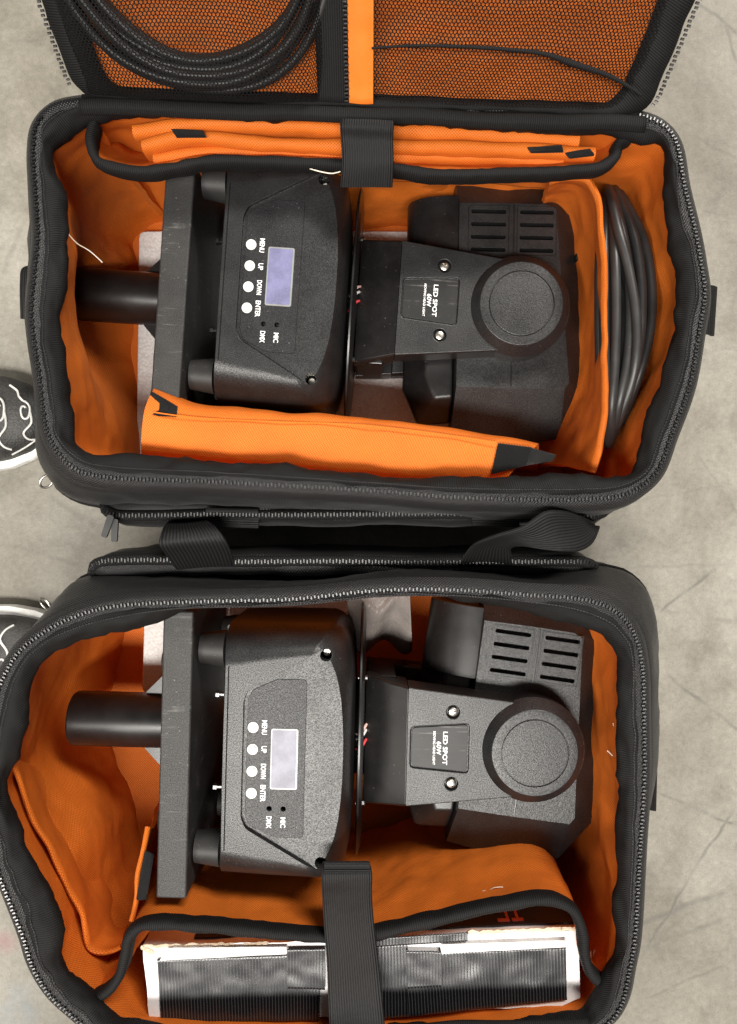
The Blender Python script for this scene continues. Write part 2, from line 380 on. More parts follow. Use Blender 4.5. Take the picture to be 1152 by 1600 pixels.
def sheet(name, rows, mat, parent, nu=60, nv=24, thick=0.003, amp=0.002, scale=25, seed=0.0, root=None, stretch=(1, 1, 1)):
    G = rows_grid(rows, nu, nv)
    if amp: G = wrinkle(G, amp, scale, seed, stretch=stretch)
    v, f, uv = solid(G, thick)
    if root is not None:
        o = newroot(name, v, f, mat, root, uvs=uv, sharp=60)
    else: o = mk(name, v, f, mat, parent, uvs=uv, sharp=60)
    fixnormals(o); return o, G
def tube_geo(pts, r, sides=8, closed=False, prof=None, cap=True):
    """pts (n,3); r scalar or array; prof optional list of (a,b) offsets on (normal,binormal)."""
    p = np.array(pts, float); n = len(p)
    if closed: t = np.roll(p, -1, 0) - np.roll(p, 1, 0)
    else: t = np.gradient(p, axis=0)
    t /= np.maximum(np.linalg.norm(t, axis=1, keepdims=True), 1e-9)
    up = np.array([0, 0, 1.0])
    if abs(t[0] @ up) > 0.9: up = np.array([1.0, 0, 0])
    nn = np.zeros_like(p); x = up - t[0] * (up @ t[0]); nn[0] = x / np.linalg.norm(x)
    for i in range(1, n):
        x = nn[i - 1] - t[i] * (nn[i - 1] @ t[i]); nn[i] = x / np.linalg.norm(x)
    bb = np.cross(t, nn); r = np.broadcast_to(np.array(r, float), (n,))
    verts = []; 
    for i in range(n):
        for k in range(sides):
            a = 2 * PI * k / sides
            verts.append(tuple(p[i] + (nn[i] * math.cos(a) + bb[i] * math.sin(a)) * r[i]))
    faces = []
    for i in range(n if closed else n - 1):
        i2 = (i + 1) % n
        for k in range(sides):
            k2 = (k + 1) % sides; faces.append((i * sides + k, i * sides + k2, i2 * sides + k2, i2 * sides + k))
    if cap and not closed:
        faces.append(tuple(range(sides))[::-1]); faces.append(tuple((n - 1) * sides + k for k in range(sides)))
    d = np.r_[0, np.cumsum(np.linalg.norm(np.diff(p, axis=0), axis=1))]
    uvs = [(d[i], k * 2 * PI * float(r[i]) / sides) for i in range(n) for k in range(sides)]
    return verts, faces, uvs
def tube(name, pts, r, mat, parent, sides=8, closed=False, step=0.004, root=None, smooth_path=True, sharp=60):
    c = catmull(pts, closed, step)[0] if smooth_path else np.array([tuple(p) for p in pts])
    v, f, uv = tube_geo(c, r, sides, closed)
    if root is not None: return newroot(name, v, f, mat, root, uvs=uv, sharp=sharp)
    return mk(name, v, f, mat, parent, uvs=uv, sharp=sharp)
def strip(name, eL, eR, mat, parent, thick=0.0018, nu=50, root=None, amp=0.0, seed=0.0, nv=9, crown=0.0):
    """webbing: a band between two edge lines; uv v runs across"""
    a = resample(catmull(eL, False, 0.003)[0], nu); b = resample(catmull(eR, False, 0.003)[0], nu)
    t = np.linspace(0, 1, nv)[:, None, None]
    G = a[None] * (1 - t) + b[None] * t
    if crown: G = G + gnormals(G) * crown * np.sin(PI * t)
    if amp: G = wrinkle(G, amp, 30, seed)
    v, f, uv = solid(G, thick)
    o = newroot(name, v, f, mat, root, uvs=uv, sharp=60) if root is not None else mk(name, v, f, mat, parent, uvs=uv, sharp=60)
    fixnormals(o); return o
def teeth(name, path, closed, parent, mat=None, pitch=0.0030, w=0.0030, h=0.0020, lift=0.0008, skip=None):
    """zip teeth: little rounded bars across the path, joined into one piece"""
    p = np.array(path, float); L = np.linalg.norm(np.diff(np.vstack([p, p[:1]]) if closed else p, axis=0), axis=1).sum()
    n = int(L / pitch); q = resample(p, n, closed)
    t = (np.roll(q, -1, 0) - np.roll(q, 1, 0)) if closed else np.gradient(q, axis=0)
    t /= np.linalg.norm(t, axis=1, keepdims=True)
    V = []; F = []
    for i in range(n):
        if skip and skip(q[i]): continue
        T = Vector(t[i]); Z = Vector((0, 0, 1)); B = T.cross(Z); 
        if B.length < 1e-3: B = Vector((1, 0, 0))
        B.normalize(); U = B.cross(T); o = Vector(q[i]) + U * lift; s = len(V); sg = 1 if i % 2 else -1
        o = o + B * 0.0004 * sg
        for (bx, tz, uz) in ((-1, -1, -1), (1, -1, -1), (1, 1, -1), (-1, 1, -1), (-.8, -.55, 1), (.8, -.55, 1), (.8, .55, 1), (-.8, .55, 1)):
            V.append(o + B * bx * w / 2 + T * tz * pitch * 0.33 + U * uz * h / 2)
        F += [(s + 3, s + 2, s + 1, s), (s + 4, s + 5, s + 6, s + 7), (s, s + 1, s + 5, s + 4), (s + 1, s + 2, s + 6, s + 5), (s + 2, s + 3, s + 7, s + 6), (s + 3, s, s + 4, s + 7)]
    o = mk(name, V, F, mat or TEETH, parent, smooth=False); o['kind'] = 'stuff'; return o
def rpoly(pts, rad, seg=5):
    """round a polygon's corners; pts (x,y[,r])"""
    out = []; n = len(pts)
    for i in range(n):
        p = Vector(pts[i][:2]); a = Vector(pts[i - 1][:2]); b = Vector(pts[(i + 1) % n][:2]); r = pts[i][2] if len(pts[i]) > 2 else rad
        u = (a - p); v = (b - p); lu, lv = u.length, v.length; u /= lu; v /= lv
        d = min(r, lu * 0.48, lv * 0.48)
        if d < 1e-5: out.append(p); continue
        s, e = p + u * d, p + v * d
        for k in range(seg + 1):
            t = k / seg; out.append(s * (1 - t) ** 2 + p * 2 * t * (1 - t) + e * t * t)
    return out
def evalmesh(o, name):
    dg = bpy.context.evaluated_depsgraph_get(); dg.update()
    return bpy.data.meshes.new_from_object(o.evaluated_get(dg))
def apply_mods(o):
    me = evalmesh(o, o.name); old = o.data; o.modifiers.clear(); o.data = me; bpy.data.meshes.remove(old)
def prism_geo(poly, z0, z1):
    n = len(poly); v = [(p[0], p[1], z0) for p in poly] + [(p[0], p[1], z1) for p in poly]
    f = [tuple(range(n))[::-1], tuple(range(n, 2 * n))] + [(i, (i + 1) % n, n + (i + 1) % n, n + i) for i in range(n)]
    return v, f
def weigh(o):
    me = o.data; me.polygons.foreach_set('use_smooth', [True] * len(me.polygons)); me.set_sharp_from_angle(angle=R(35))
    m = o.modifiers.new('wn', 'WEIGHTED_NORMAL'); m.mode = 'FACE_AREA'; m.weight = 100; m.keep_sharp = True
    apply_mods(o)
def bevel_obj(o, width, seg=2, angle=25):
    m = o.modifiers.new('bevel', 'BEVEL'); m.width = width; m.segments = seg; m.limit_method = 'ANGLE'; m.angle_limit = R(angle); m.use_clamp_overlap = True
    apply_mods(o)
    weigh(o)
def prism(name, poly, z0, z1, mat, parent, bev=0.001, seg=2, cut=None, origin=Vector(), smooth=True):
    v, f = prism_geo(poly, min(z0, z1), max(z0, z1)); o = mk(name, v, f, mat, parent, smooth=False, origin=origin); fixnormals(o)
    if cut: boolean(o, cut)
    if bev: bevel_obj(o, bev, seg)
    return o
def boolean(o, cutters):
    tmp = []
    for (v, f) in cutters:
        c = mk('cutter', v, f, DARK, None, smooth=False); fixnormals(c); tmp.append(c)
        c.parent = o.parent; c.location = o.location; c.rotation_euler = o.rotation_euler
        m = o.modifiers.new('cut', 'BOOLEAN'); m.object = c; m.operation = 'DIFFERENCE'; m.solver = 'EXACT'
    bpy.context.view_layer.update()
    apply_mods(o)
    for c in tmp:
        me = c.data; bpy.data.objects.remove(c); bpy.data.meshes.remove(me)
def loft(name, loops, mat, parent, bev=0.0, seg=2, cut=None, sharp=32, origin=Vector(), root=None):
    n = len(loops[0]); v = [tuple(p) for l in loops for p in l]; f = []
    for i in range(len(loops) - 1):
        for j in range(n):
            j2 = (j + 1) % n; f.append((i * n + j, i * n + j2, (i + 1) * n + j2, (i + 1) * n + j))
    f.append(tuple(range(n))[::-1]); f.append(tuple((len(loops) - 1) * n + j for j in range(n)))
    o = mk(name, v, f, mat, parent, smooth=False, origin=origin) if root is None else newroot(name, v, f, mat, root, smooth=False)
    fixnormals(o)
    if cut: boolean(o, cut)
    if bev: bevel_obj(o, bev, seg)
    else:
        me = o.data; me.polygons.foreach_set('use_smooth', [True] * len(me.polygons)); me.set_sharp_from_angle(angle=R(sharp))
    return o
def lathe(name, prof, mat, parent, axis='z', center=(0, 0, 0), seg=40, origin=Vector(), sharp=32):
    v = []; f = []; n = len(prof)
    for k in range(seg):
        a = 2 * PI * k / seg
        for (r, h) in prof:
            q = (r * math.cos(a), r * math.sin(a), h)
            if axis == 'x': q = (h, q[0], q[1])
            v.append((q[0] + center[0], q[1] + center[1], q[2] + center[2]))
    for k in range(seg):
        k2 = (k + 1) % seg
        for i in range(n - 1): f.append((k * n + i, k2 * n + i, k2 * n + i + 1, k * n + i + 1))
    f.append(tuple(k * n for k in range(seg))); f.append(tuple(k * n + n - 1 for k in range(seg))[::-1])
    o = mk(name, v, f, mat, parent, origin=origin); fixnormals(o); weigh(o); return o
def cyl_geo(x, y, z0, z1, r, seg=20):
    return prism_geo([(x + r * math.cos(2 * PI * k / seg), y + r * math.sin(2 * PI * k / seg)) for k in range(seg)], z0, z1)
def lettering(name, text, loc, length, height, mat, parent, bold=0.0, shear=0.0):
    """flat print whose top points to +x and which reads towards -y (local to parent)"""
    cu = bpy.data.curves.new(name, 'FONT'); cu.body = text; cu.size = 1; cu.align_x = 'CENTER'; cu.align_y = 'CENTER'; cu.extrude = 0.0; cu.offset = bold; cu.shear = shear; cu.resolution_u = 3
    t = bpy.data.objects.new(name, cu); C.objects.link(t)
    me = evalmesh(t, name); bpy.data.objects.remove(t); bpy.data.curves.remove(cu)
    co = np.zeros(len(me.vertices) * 3); me.vertices.foreach_get('co', co); co = co.reshape(-1, 3)
    w = np.ptp(co[:, 0]); h = np.ptp(co[:, 1]); c = (co.max(0) + co.min(0)) / 2
    X = (co[:, 0] - c[0]) * length / w; Y = (co[:, 1] - c[1]) * height / h
    out = np.stack([Y + loc[0], -X + loc[1], np.full_like(X, loc[2])], 1); me.vertices.foreach_set('co', out.ravel())
    me.materials.clear(); me.materials.append(mat); me.name = name
    o = bpy.data.objects.new(name, me); C.objects.link(o); o.parent = parent; return o

# ------------------------------------------------------------------ the setting: a concrete floor
fl = mk('floor', [(-6, -6, 0), (6, -6, 0), (6, 6, 0), (-6, 6, 0)], [(0, 1, 2, 3)], CONC, None, smooth=False); fl['kind'] = 'structure'

# ------------------------------------------------------------------ bags
ZR = 0.245
# photo outline of each rim: zip x,y | inner lining edge x,y | how far the shell swells out below the zip (mm)
RIM_A = [(117,163,135,186,14),(85,172,110,203,18),(62,197,82,228,13),(56,236,83,255,13),(60,310,95,300,17),(63,370,103,365,20),(57,430,101,425,17),(52,484,93,480,13),(56,531,92,520,12),
 (65,588,103,595,12),(70,632,109,645,17),(79,678,112,690,31),(99,713,135,704,37),(125,735,160,711,31),(170,746,224,711,24),(312,752,364,721,19),(599,768,599,743,17),(708,777,708,746,17),(916,780,900,743,16),
 (975,772,960,742,18),(1021,739,987,735,13),(1047,677,1000,695,13),(1073,604,1028,610,12),(1088,520,1055,510,12),(1097,460,1062,450,12),(1092,416,1062,412,11),(1083,365,1052,375,11),(1065,292,1042,310,11),
 (1052,226,1042,258,11),(1036,204,1034,226,9),(1010,190,1005,222,5),(930,180,930,208,9),(864,178,864,203,9),(614,168,614,190,9),(400,160,400,183,9),(203,158,203,177,9)]
RIM_B = [(300,939,333,946,14),(172,948,190,988,24),(109,967,125,1003,31),(68,990,80,1020,20),(36,1016,58,1045,10),(16,1047,47,1079,9),(0,1084,38,1125,12),(-8,1140,26,1185,17),(-11,1220,10,1236,17),(-10,1300,22,1290,17),
 (0,1353,42,1335,17),(21,1405,73,1386,17),(42,1457,92,1450,17),(57,1504,97,1500,17),(83,1548,116,1533,16),(115,1579,140,1557,16),(160,1615,184,1596,16),(240,1640,260,1612,14),(500,1655,500,1620,12),(750,1640,750,1608,12),
 (900,1615,850,1597,14),(950,1590,915,1588,16),(969,1561,932,1565,16),(980,1510,945,1528,16),(987,1475,965,1490,16),(992,1420,967,1440,12),(997,1316,968,1316,15),(1004,1200,968,1200,27),(1004,1105,967,1095,31),(1002,1052,972,1040,33),
 (992,1000,962,1008,38),(974,969,930,983,42),(948,948,880,972,32),(906,935,839,962,20),(823,928,753,940,12),(708,920,656,931,11),(599,921,590,926,11),(458,935,458,938,11)]
def build_bag(root, RIM, seed, press=None):
    out = [(*P(a[0], a[1], ZR), a[4] / 1000.0) for a in RIM]
    zo, cnt = catmull([o[:3] for o in out], True, 0.0045)
    zi, _ = catmull([P(a[2], a[3], ZR - 0.004) for a in RIM], True, counts=cnt)
    off, _ = catmull([(a[4] / 1000.0, 0, 0) for a in RIM], True, counts=cnt); off = off[:, 0]
    n = len(zo)
    tan = np.roll(zo, -2, 0) - np.roll(zo, 2, 0)
    nor = np.stack([-tan[:, 1], tan[:, 0], np.zeros(n)], 1)
    nor /= np.linalg.norm(nor, axis=1, keepdims=True)
    cen = zo.mean(0)
    if ((zo - cen) * nor).sum() < 0: nor = -nor
    for _ in range(6): nor = (np.roll(nor, 1, 0) + nor + np.roll(nor, -1, 0)) / 3
    nor /= np.linalg.norm(nor, axis=1, keepdims=True)
    wob = np.array([0.0035 * noise.noise(Vector((p[0] * 9 + seed, p[1] * 9, 0))) for p in zo])
    zo[:, 2] += wob; zi[:, 2] += wob
    base_in = zi.copy()
    # collar: padded black edge from the zip over a soft roll to the lining
    rows = []
    for t in np.linspace(0, 1, 11):
        q = zo * (1 - t) + zi * t; q = q - nor * 0.0035 * (1 - t)
        q[:, 2] += 0.0015 + 0.0055 * math.sin(PI * min(1, t * 1.02)) ** 0.8 - 0.003 * t
        rows.append(q)
    for k, (dx, dz) in enumerate(((0.0005, -0.006), (0.003, -0.011), (0.007, -0.013))):
        q = zi + nor * dx; q[:, 2] += dz - 0.0015; rows.append(q)
    G = np.array(rows); m = np.ones(G.shape[:2]); m[0] = 0.1; m[1] = 0.5
    G = wrinkle(G, 0.0042, 26, seed, True, m); G = wrinkle(G, 0.0020, 85, seed + 3, True, m)
    v, f, uv = grid_mesh(G, True); c = mk('collar', v, f, BIND, root, uvs=uv); fixnormals(c)
    # stitched seam on the collar
    sm = G[3].copy(); sm[:, 2] += 0.0004
    v, f, uv = tube_geo(sm, 0.0007, 5, True); mk('seam', v, f, BLACK, c, uvs=uv)
    # zip tape with its teeth
    G2 = np.array([zo + nor * d + np.array([0, 0, dz]) for d, dz in ((-0.006, 0.002), (-0.003, 0.0035), (0.0, 0.004), (0.003, 0.0035), (0.006, 0.001), (0.009, -0.003))])
    v, f, uv = grid_mesh(G2, True); zt = mk('zip_tape', v, f, BLACK, root, uvs=uv); fixnormals(zt)
    zp = zo + np.array([0, 0, 0.0042])
    teeth('zip_teeth', zp, True, zt, skip=(lambda q: q[1] > 0.325) if seed < 5 else (lambda q: q[1] < -0.425))
    # outer shell
    prof = [(0.004, -0.001), (0.009, -0.003), (0.25, -0.010), (0.60, -0.022), (0.9, -0.038), (1.0, -0.058), (1.05, -0.090), (1.08, -0.130), (1.02, -0.175), (0.9, -0.21), (0.6, -0.232), (0.25, -0.239)]
    rows = []
    for i, (k, dz) in enumerate(prof):
        d = (np.full(n, k) if i < 2 else 0.009 + k * np.maximum(off - 0.009, 0.001))[:, None]
        q = zo + nor * d; q[:, 2] = (ZR + dz) + wob * max(0, 1 + dz / 0.1); rows.append(q)
    G = np.array(rows)
    # more rows for smoothness
    G = np.array([resample(catmull(G[:, j], False, 0.006)[0], 34) for j in range(n)]).transpose(1, 0, 2)
    m = np.ones(G.shape[:2]); m[:3] = 0.15; m[-3:] = 0.3
    G = wrinkle(G, 0.0035, 16, seed + 9, True, m); G = wrinkle(G, 0.0012, 55, seed + 5, True, m)
    if press is not None:
        d2 = ((G - np.array(press[:3])) / np.array((0.08, 0.08, 0.07))) ** 2
        G[:, :, 0] -= press[3] * np.exp(-d2.sum(2))
    v, f, uv = grid_mesh(G, True); k = len(G) - 1; f.append(tuple(k * n + j for j in range(n)))
    sh = mk('outer_shell', v, f, BLACK, root, uvs=uv); fixnormals(sh)
    for row in (9, 27):
        v, f, uv = tube_geo(G[row] + nor * 0.0005, 0.0016, 6, True); mk('piping', v, f, BIND, sh, uvs=uv)
    # lining
    rows = []
    for t in np.linspace(0, 1, 44):
        q = zi + nor * (0.004 + 0.004 * math.sin(PI * min(1, t * 3) / 2)); q[:, 2] = (ZR - 0.012) * (1 - t) + 0.012 * t; 
        q = q - nor * (0.010 * t ** 3); rows.append(q)
    G = np.array(rows); tt = np.linspace(0, 1, 44)[:, None] * np.ones((1, n)); m = np.minimum(1, tt * 5 + 0.05)
    G = wrinkle(G, 0.010, 11, seed + 20, True, m, (1, 1, 0.6)); G = wrinkle(G, 0.0022, 40, seed + 30, True, m, (1, 1, 0.9))
    if press is not None:
        d2 = ((G - np.array(press[:3])) / np.array((0.07, 0.06, 0.065))) ** 2
        G[:, :, 0] -= press[3] * np.exp(-d2.sum(2))
    v, f, uv = grid_mesh(G, True); k = len(G) - 1
    ln = mk('lining', v, f, ORANGE, root, uvs=uv); fixnormals(ln); ln.data.flip_normals()
    fv = [(p[0], p[1], 0.0135) for p in (zi + nor * 0.022)]
    mk('lining_floor', fv, [tuple(range(n))], ORANGE, root, smooth=False, uvs=[(p[0], p[1]) for p in fv])
    return zo, zi, nor
bagA = empty('gear_bag', (0.0, 0.18, 0.0), 'black padded gear bag with orange lining and mesh pocket lid laid open', 'bag')
zoA, ziA, norA = build_bag(bagA, RIM_A, 1.3, (-0.265, 0.21, 0.095, 0.058))
bagB = empty('gear_bag', (-0.04, -0.25, 0.0), 'black orange lined gear bag holding the taped cardboard box', 'bag')
zoB, ziB, norB = build_bag(bagB, RIM_B, 8.1, (-0.29, -0.205, 0.11, 0.02))

# ---- outside front pockets, facing each other across the gap
def pocket(root, x0, x1, yb, yf, z0, z1, seed, sgn):
    """yb: against the bag, yf: free face; top edge carries a zip"""
    rows = []; xs = np.linspace(x0, x1, 120)
    e = np.minimum(1, np.minimum(xs - x0, x1 - xs) / 0.02); e = np.sqrt(np.clip(1 - (1 - e) ** 2, 0, 1))
    bow = 0.004 * np.array([noise.noise(Vector((x * 8, seed, 0))) for x in xs])
    prof = [(0.0, z1 - 0.004), (0.25, z1 + 0.002), (0.55, z1 + 0.003), (0.85, z1 - 0.001), (1.0, z1 - 0.010), (1.05, z1 - 0.05), (1.0, (z0 + z1) / 2), (0.95, z0 + 0.03), (0.8, z0 + 0.006), (0.0, z0)]
    for (k, z) in prof:
        rows.append([(x, yb + (yf - yb) * k * (0.15 + 0.85 * ee) + bw * (k > 0.4) * sgn, z - 0.012 * (1 - ee)) for x, ee, bw in zip(xs, e, bow)])
    G = np.array(rows); G = np.array([resample(catmull(G[:, j], False, 0.005)[0], 40) for j in range(len(xs))]).transpose(1, 0, 2)
    G = wrinkle(G, 0.0028, 22, seed)
    v, f, uv = grid_mesh(G); o = mk('front_pocket', v, f, BLACK, root, uvs=uv); fixnormals(o)
    zp = [(x, yb + (yf - yb) * 0.62 * (0.15 + 0.85 * ee) + bw * sgn, z1 + 0.0045 - 0.012 * (1 - ee)) for x, ee, bw in zip(xs, e, bow)]
    v, f, uv = tube_geo(np.array(zp) - np.array([0, 0, 0.0035]), 0.0050, 8); mk('pocket_zip_tape', v, f, BIND, o, uvs=uv)
    teeth('pocket_zip_teeth', np.array(zp) + np.array([0, 0, 0.0005]), False, o, pitch=0.0028, w=0.004)
    return o, np.array(zp)
pkA, zpA = pocket(bagA, -0.236, 0.213, 0.012, -0.0105, 0.02, 0.205, 2.0, -1)
pkB, zpB = pocket(bagB, -0.246, 0.202, -0.056, -0.0355, 0.02, 0.205, 6.0, 1)
def webbing_patch(root, px0, px1, y0, y1, z):
    a = [P(px0, y0, z), P(px0, (y0 + y1) / 2, z + 0.003), P(px0, y1, z - 0.004)]; b = [P(px1, y0 + 2, z), P(px1, (y0 + y1) / 2 + 2, z + 0.003), P(px1, y1 + 2, z - 0.004)]
    return strip('webbing_patch', [a[0], b[0]], [a[2], b[2]], WEB, root, 0.0025, 30, nv=7, crown=0.003)
webbing_patch(bagA, 322, 404, 795, 822, 0.213); webbing_patch(bagA, 738, 812, 801, 820, 0.213)

# ---- carry handle of the lower bag, its ends standing up between the bags
strip('carry_handle', PP([(276,889,.207),(262,868,.226),(250,848,.240),(254,832,.236),(262,818,.205),(275,822,.15),(300,832,.10)], 0),
      PP([(366,884,.207),(360,862,.228),(350,842,.240),(338,826,.238),(322,814,.212),(318,818,.15),(310,834,.10)], 0), WEB, bagB, 0.0022, 60, crown=0.001)
strip('carry_handle', PP([(720,882,.207),(728,866,.228),(742,850,.242),(775,836,.250),(818,822,.254),(852,800,.256),(880,799,.250),(905,806,.236),(925,815,.215),(928,820,.17)], 0),
      PP([(800,884,.207),(798,870,.224),(798,856,.234),(815,852,.240),(850,858,.244),(880,861,.244),(905,860,.240),(925,848,.232),(936,825,.22),(930,832,.17)], 0), WEB, bagB, 0.0022, 70, crown=0.002)

# ---- side tabs, D rings and zip pulls
strip('side_tab', PP([(54,418,.215),(36,420,.222),(33,440,.222),(34,498,.215)], 0), PP([(60,420,.215),(52,424,.224),(50,444,.224),(50,500,.217)], 0), WEB, bagA, 0.003, 24, nv=7)
strip('side_tab', PP([(1088,447,.215),(1088,522,.215)], 0), PP([(1118,449,.205),(1113,525,.205)], 0), WEB, bagA, 0.0035, 24, nv=12, crown=0.004)
strip('side_tab', PP([(1004,1198,.225),(1003,1262,.225)], 0), PP([(1024,1198,.212),(1022,1266,.212)], 0), WEB, bagB, 0.0035, 24, nv=12, crown=0.004)
def ring(name, c, r, root, tilt):
    pts = [Vector((r * math.cos(a), r * 0.75 * math.sin(a), 0)) for a in np.linspace(0, 2 * PI, 20, endpoint=False)]
    M = Matrix.Rotation(tilt, 3, 'Z') @ Matrix.Rotation(0.7, 3, 'X'); tube(name, [M @ p + c for p in pts], 0.0011, STEEL, root, 8, True, 0.002)
ring('d_ring', P(73, 752, .205), 0.0065, bagA, 0.9); ring('d_ring', P(71, 944, .205), 0.0065, bagB, -0.8)
def puller(root, c, ang):
    M = Matrix.Rotation(ang, 3, 'Z'); poly = rpoly([(-.004, -.003), (.016, -.0025), (.016, .0025), (-.004, .003)], .002, 3)
    v, f = prism_geo(poly, -.0015, .0015); mk('zip_pull', [M @ Vector(p) + c for p in v], f, CABLE, root, smooth=False)
puller(bagA, P(172, 812, .217), -1.9); puller(bagA, P(180, 818, .214), -1.6); puller(bagB, P(1012, 1183, .222), 1.75)

# ---- lid of the upper bag, leaning back at 45 degrees, and a plainer one on the lower bag
cc = math.sqrt(0.5)
def LP(x, s, off=0.0): return Vector((x, 0.342 - 0.016 * (x + 0.24) / 0.48 + (s - off) * cc, 0.243 + (s + off) * cc))
def L(px, py, off=0.0):                     # photo pixel on the lid's plane
    dx, dy = (px - 576) / 1200, (800 - py) / 1200
    # point = (dx*d, dy*d, H-d); plane: (y-0.340) = (z-0.243) - off*2cc...
    k = off * math.sqrt(2)
    d = (H - 0.243 + 0.340 - k) / (1 + dy); s = (dy * d - 0.340) / cc + off
    return Vector((dx * d, dy * d, H - d)), dx * d, s
def lid_outline(ins):
    c = [(-0.240 + ins, 0.002 + ins * 0.3), (-0.252 + ins, 0.10), (-0.262 + ins, 0.235), (-0.235 + ins * 0.7, 0.285 - ins * 0.6), (0, 0.295 - ins), (0.235 - ins * 0.7, 0.285 - ins * 0.6), (0.256 - ins, 0.235), (0.247 - ins, 0.10), (0.229 - ins, 0.002 + ins * 0.3)]
    return c
def densify(poly, step=0.005):
    out = []
    for i in range(len(poly)):
        a = np.array(poly[i]); b = np.array(poly[(i + 1) % len(poly)]); k = max(1, int(np.linalg.norm(b - a) / step))
        out += [tuple(a + (b - a) * t / k) for t in range(k)]
    return out
def build_lid(root, M, seed, net=True):
    po = rpoly(lid_outline(0), 0.02, 6); 
    # shell: outer back and edge
    def lp(ins, off, nn=None): return [M(LP(x, s, off)) for (x, s) in RES[ins]]
    RES = {}
    for ins in (0.0, -0.003, 0.006, 0.012, 0.022, 0.026): RES[ins] = [tuple(q) for q in resample([tuple(p) for p in rpoly(lid_outline(ins), 0.02, 6)], 300, True)]
    rows = [lp(0.022, -0.020), lp(0.006, -0.020), lp(-0.003, -0.012), lp(-0.003, -0.004), lp(0.0, 0.003), lp(0.006, 0.007), lp(0.012, 0.009), lp(0.022, 0.007), lp(0.026, 0.001)]
    G = np.array([[tuple(p) for p in r] for r in rows]); G = wrinkle(G, 0.0018, 40, seed, True)
    v, f, uv = grid_mesh(G, True); n = G.shape[1]; f.append(tuple(range(n)))
    lid = mk('lid', v, f, BIND, root, uvs=uv); fixnormals(lid)
    zp = np.array([tuple(M(LP(x, s, 0.0035))) for (x, s) in RES[-0.003]])
    keep = [tuple(M(LP(x, s, 0.0035))) for (x, s) in RES[-0.003] if s > 0.012]
    # walk the teeth from hinge corner round to hinge corner
    arr = [(x, s) for (x, s) in RES[-0.003]]; i0 = min(range(len(arr)), key=lambda i: (arr[i][0] + 0.24) ** 2 + (arr[i][1] - 0.004) ** 2)
    arr = arr[i0:] + arr[:i0]
    if arr[5][1] < 0.02: arr = arr[::-1]
    arr = [a for a in arr if a[1] > 0.010]
    teeth('lid_zip_teeth', [tuple(M(LP(x, s, 0.004))) for x, s in arr], False, lid)
    # orange lining
    us = np.linspace(0, 1, 90); vs = np.linspace(0, 1, 50); G = np.zeros((50, 90, 3))
    def inner(u, v, ins=0.016):
        s = 0.010 + v * 0.262; xl = np.interp(s, [0, 0.10, 0.235, 0.29], [-0.240, -0.252, -0.262, -0.245]) + ins; xr = np.interp(s, [0, 0.10, 0.235, 0.29], [0.229, 0.247, 0.256, 0.24]) - ins
        return xl + (xr - xl) * u, s
    for i, vv in enumerate(vs):
        for j, u in enumerate(us):
            x, s = inner(u, vv); o = -0.004 - 0.004 * noise.noise(Vector((x * 14, s * 14, seed))) - 0.003 * noise.noise(Vector((x * 40, s * 40, seed)))
            G[i, j] = M(LP(x, s, o))
    v, f, uv = grid_mesh(G); lo = mk('lid_lining', v, f, ORANGE, lid, uvs=uv); fixnormals(lo)
    return lid, inner
lidA, innerA = build_lid(bagA, lambda p: p, 3.0)
lidB, innerB = build_lid(bagB, lambda p: Vector((p.x * 0.93 - 0.03, -p.y - 0.104, p.z)), 5.0)
def lidsheet(name, x0, x1, s0, s1, offf, mat, nu=80, nv=50, thick=None):
    G = np.zeros((nv, nu, 3))
    for i, s in enumerate(np.linspace(s0, s1, nv)):
        for j, u in enumerate(np.linspace(0, 1, nu)):
            xl = x0(s) if callable(x0) else x0; xr = x1(s) if callable(x1) else x1; x = xl + (xr - xl) * u
            G[i, j] = LP(x, s, offf(x, s, u, (s - s0) / (s1 - s0)))
    if thick: v, f, uv = solid(G, thick)
    else: v, f, uv = grid_mesh(G)
    return mk(name, v, f, mat, lidA, uvs=uv)
xl = lambda s: float(np.interp(s, [0, 0.10, 0.235, 0.29], [-0.240, -0.252, -0.262, -0.245])) + 0.012
xr = lambda s: float(np.interp(s, [0, 0.10, 0.235, 0.29], [0.229, 0.247, 0.256, 0.24])) - 0.014
COIL = (-0.132, 0.118)
def off_left(x, s, u, v):
    d = abs(math.hypot(x - COIL[0], s - COIL[1]) - 0.097)
    e = min(1, min(u, 1 - u) * 16 + .2) * min(1, v * 20 + 0.5)
    return 0.006 + e * (0.007 + 0.016 * math.exp(-(d / 0.034) ** 4)) + 0.0015 * noise.noise(Vector((x * 40, s * 40, 2)))
def off_right(x, s, u, v):
    e = min(1, min(u, 1 - u) * 6) * min(1, v * 6 + 0.1)
    return 0.006 + e * (0.010 + 0.006 * noise.noise(Vector((x * 16, s * 22, 7))) + 0.004 * noise.noise(Vector((x * 45, s * 45, 9))))
lidsheet('mesh_net', xl, -0.036, 0.007, 0.275, off_left, NET)
lidsheet('mesh_net', -0.002, xr, 0.007, 0.275, off_right, NET)
lidsheet('zip_band', -0.041, -0.014, 0.008, 0.28, lambda x, s, u, v: 0.0085 + 0.0015 * math.sin(PI * u), BIND, 12, 60, 0.0015)
lidsheet('orange_strip', -0.0155, 0.0035, 0.008, 0.28, lambda x, s, u, v: 0.0105 + 0.002 * math.sin(PI * u) + 0.0012 * noise.noise(Vector((x * 60, s * 60, 3))), ORANGE2, 12, 60, 0.0015)
teeth('pocket_zip_teeth', [tuple(LP(-0.0175, s, 0.0115)) for s in np.linspace(0.01, 0.28, 60)], False, lidA, pitch=0.0028, w=0.0035)
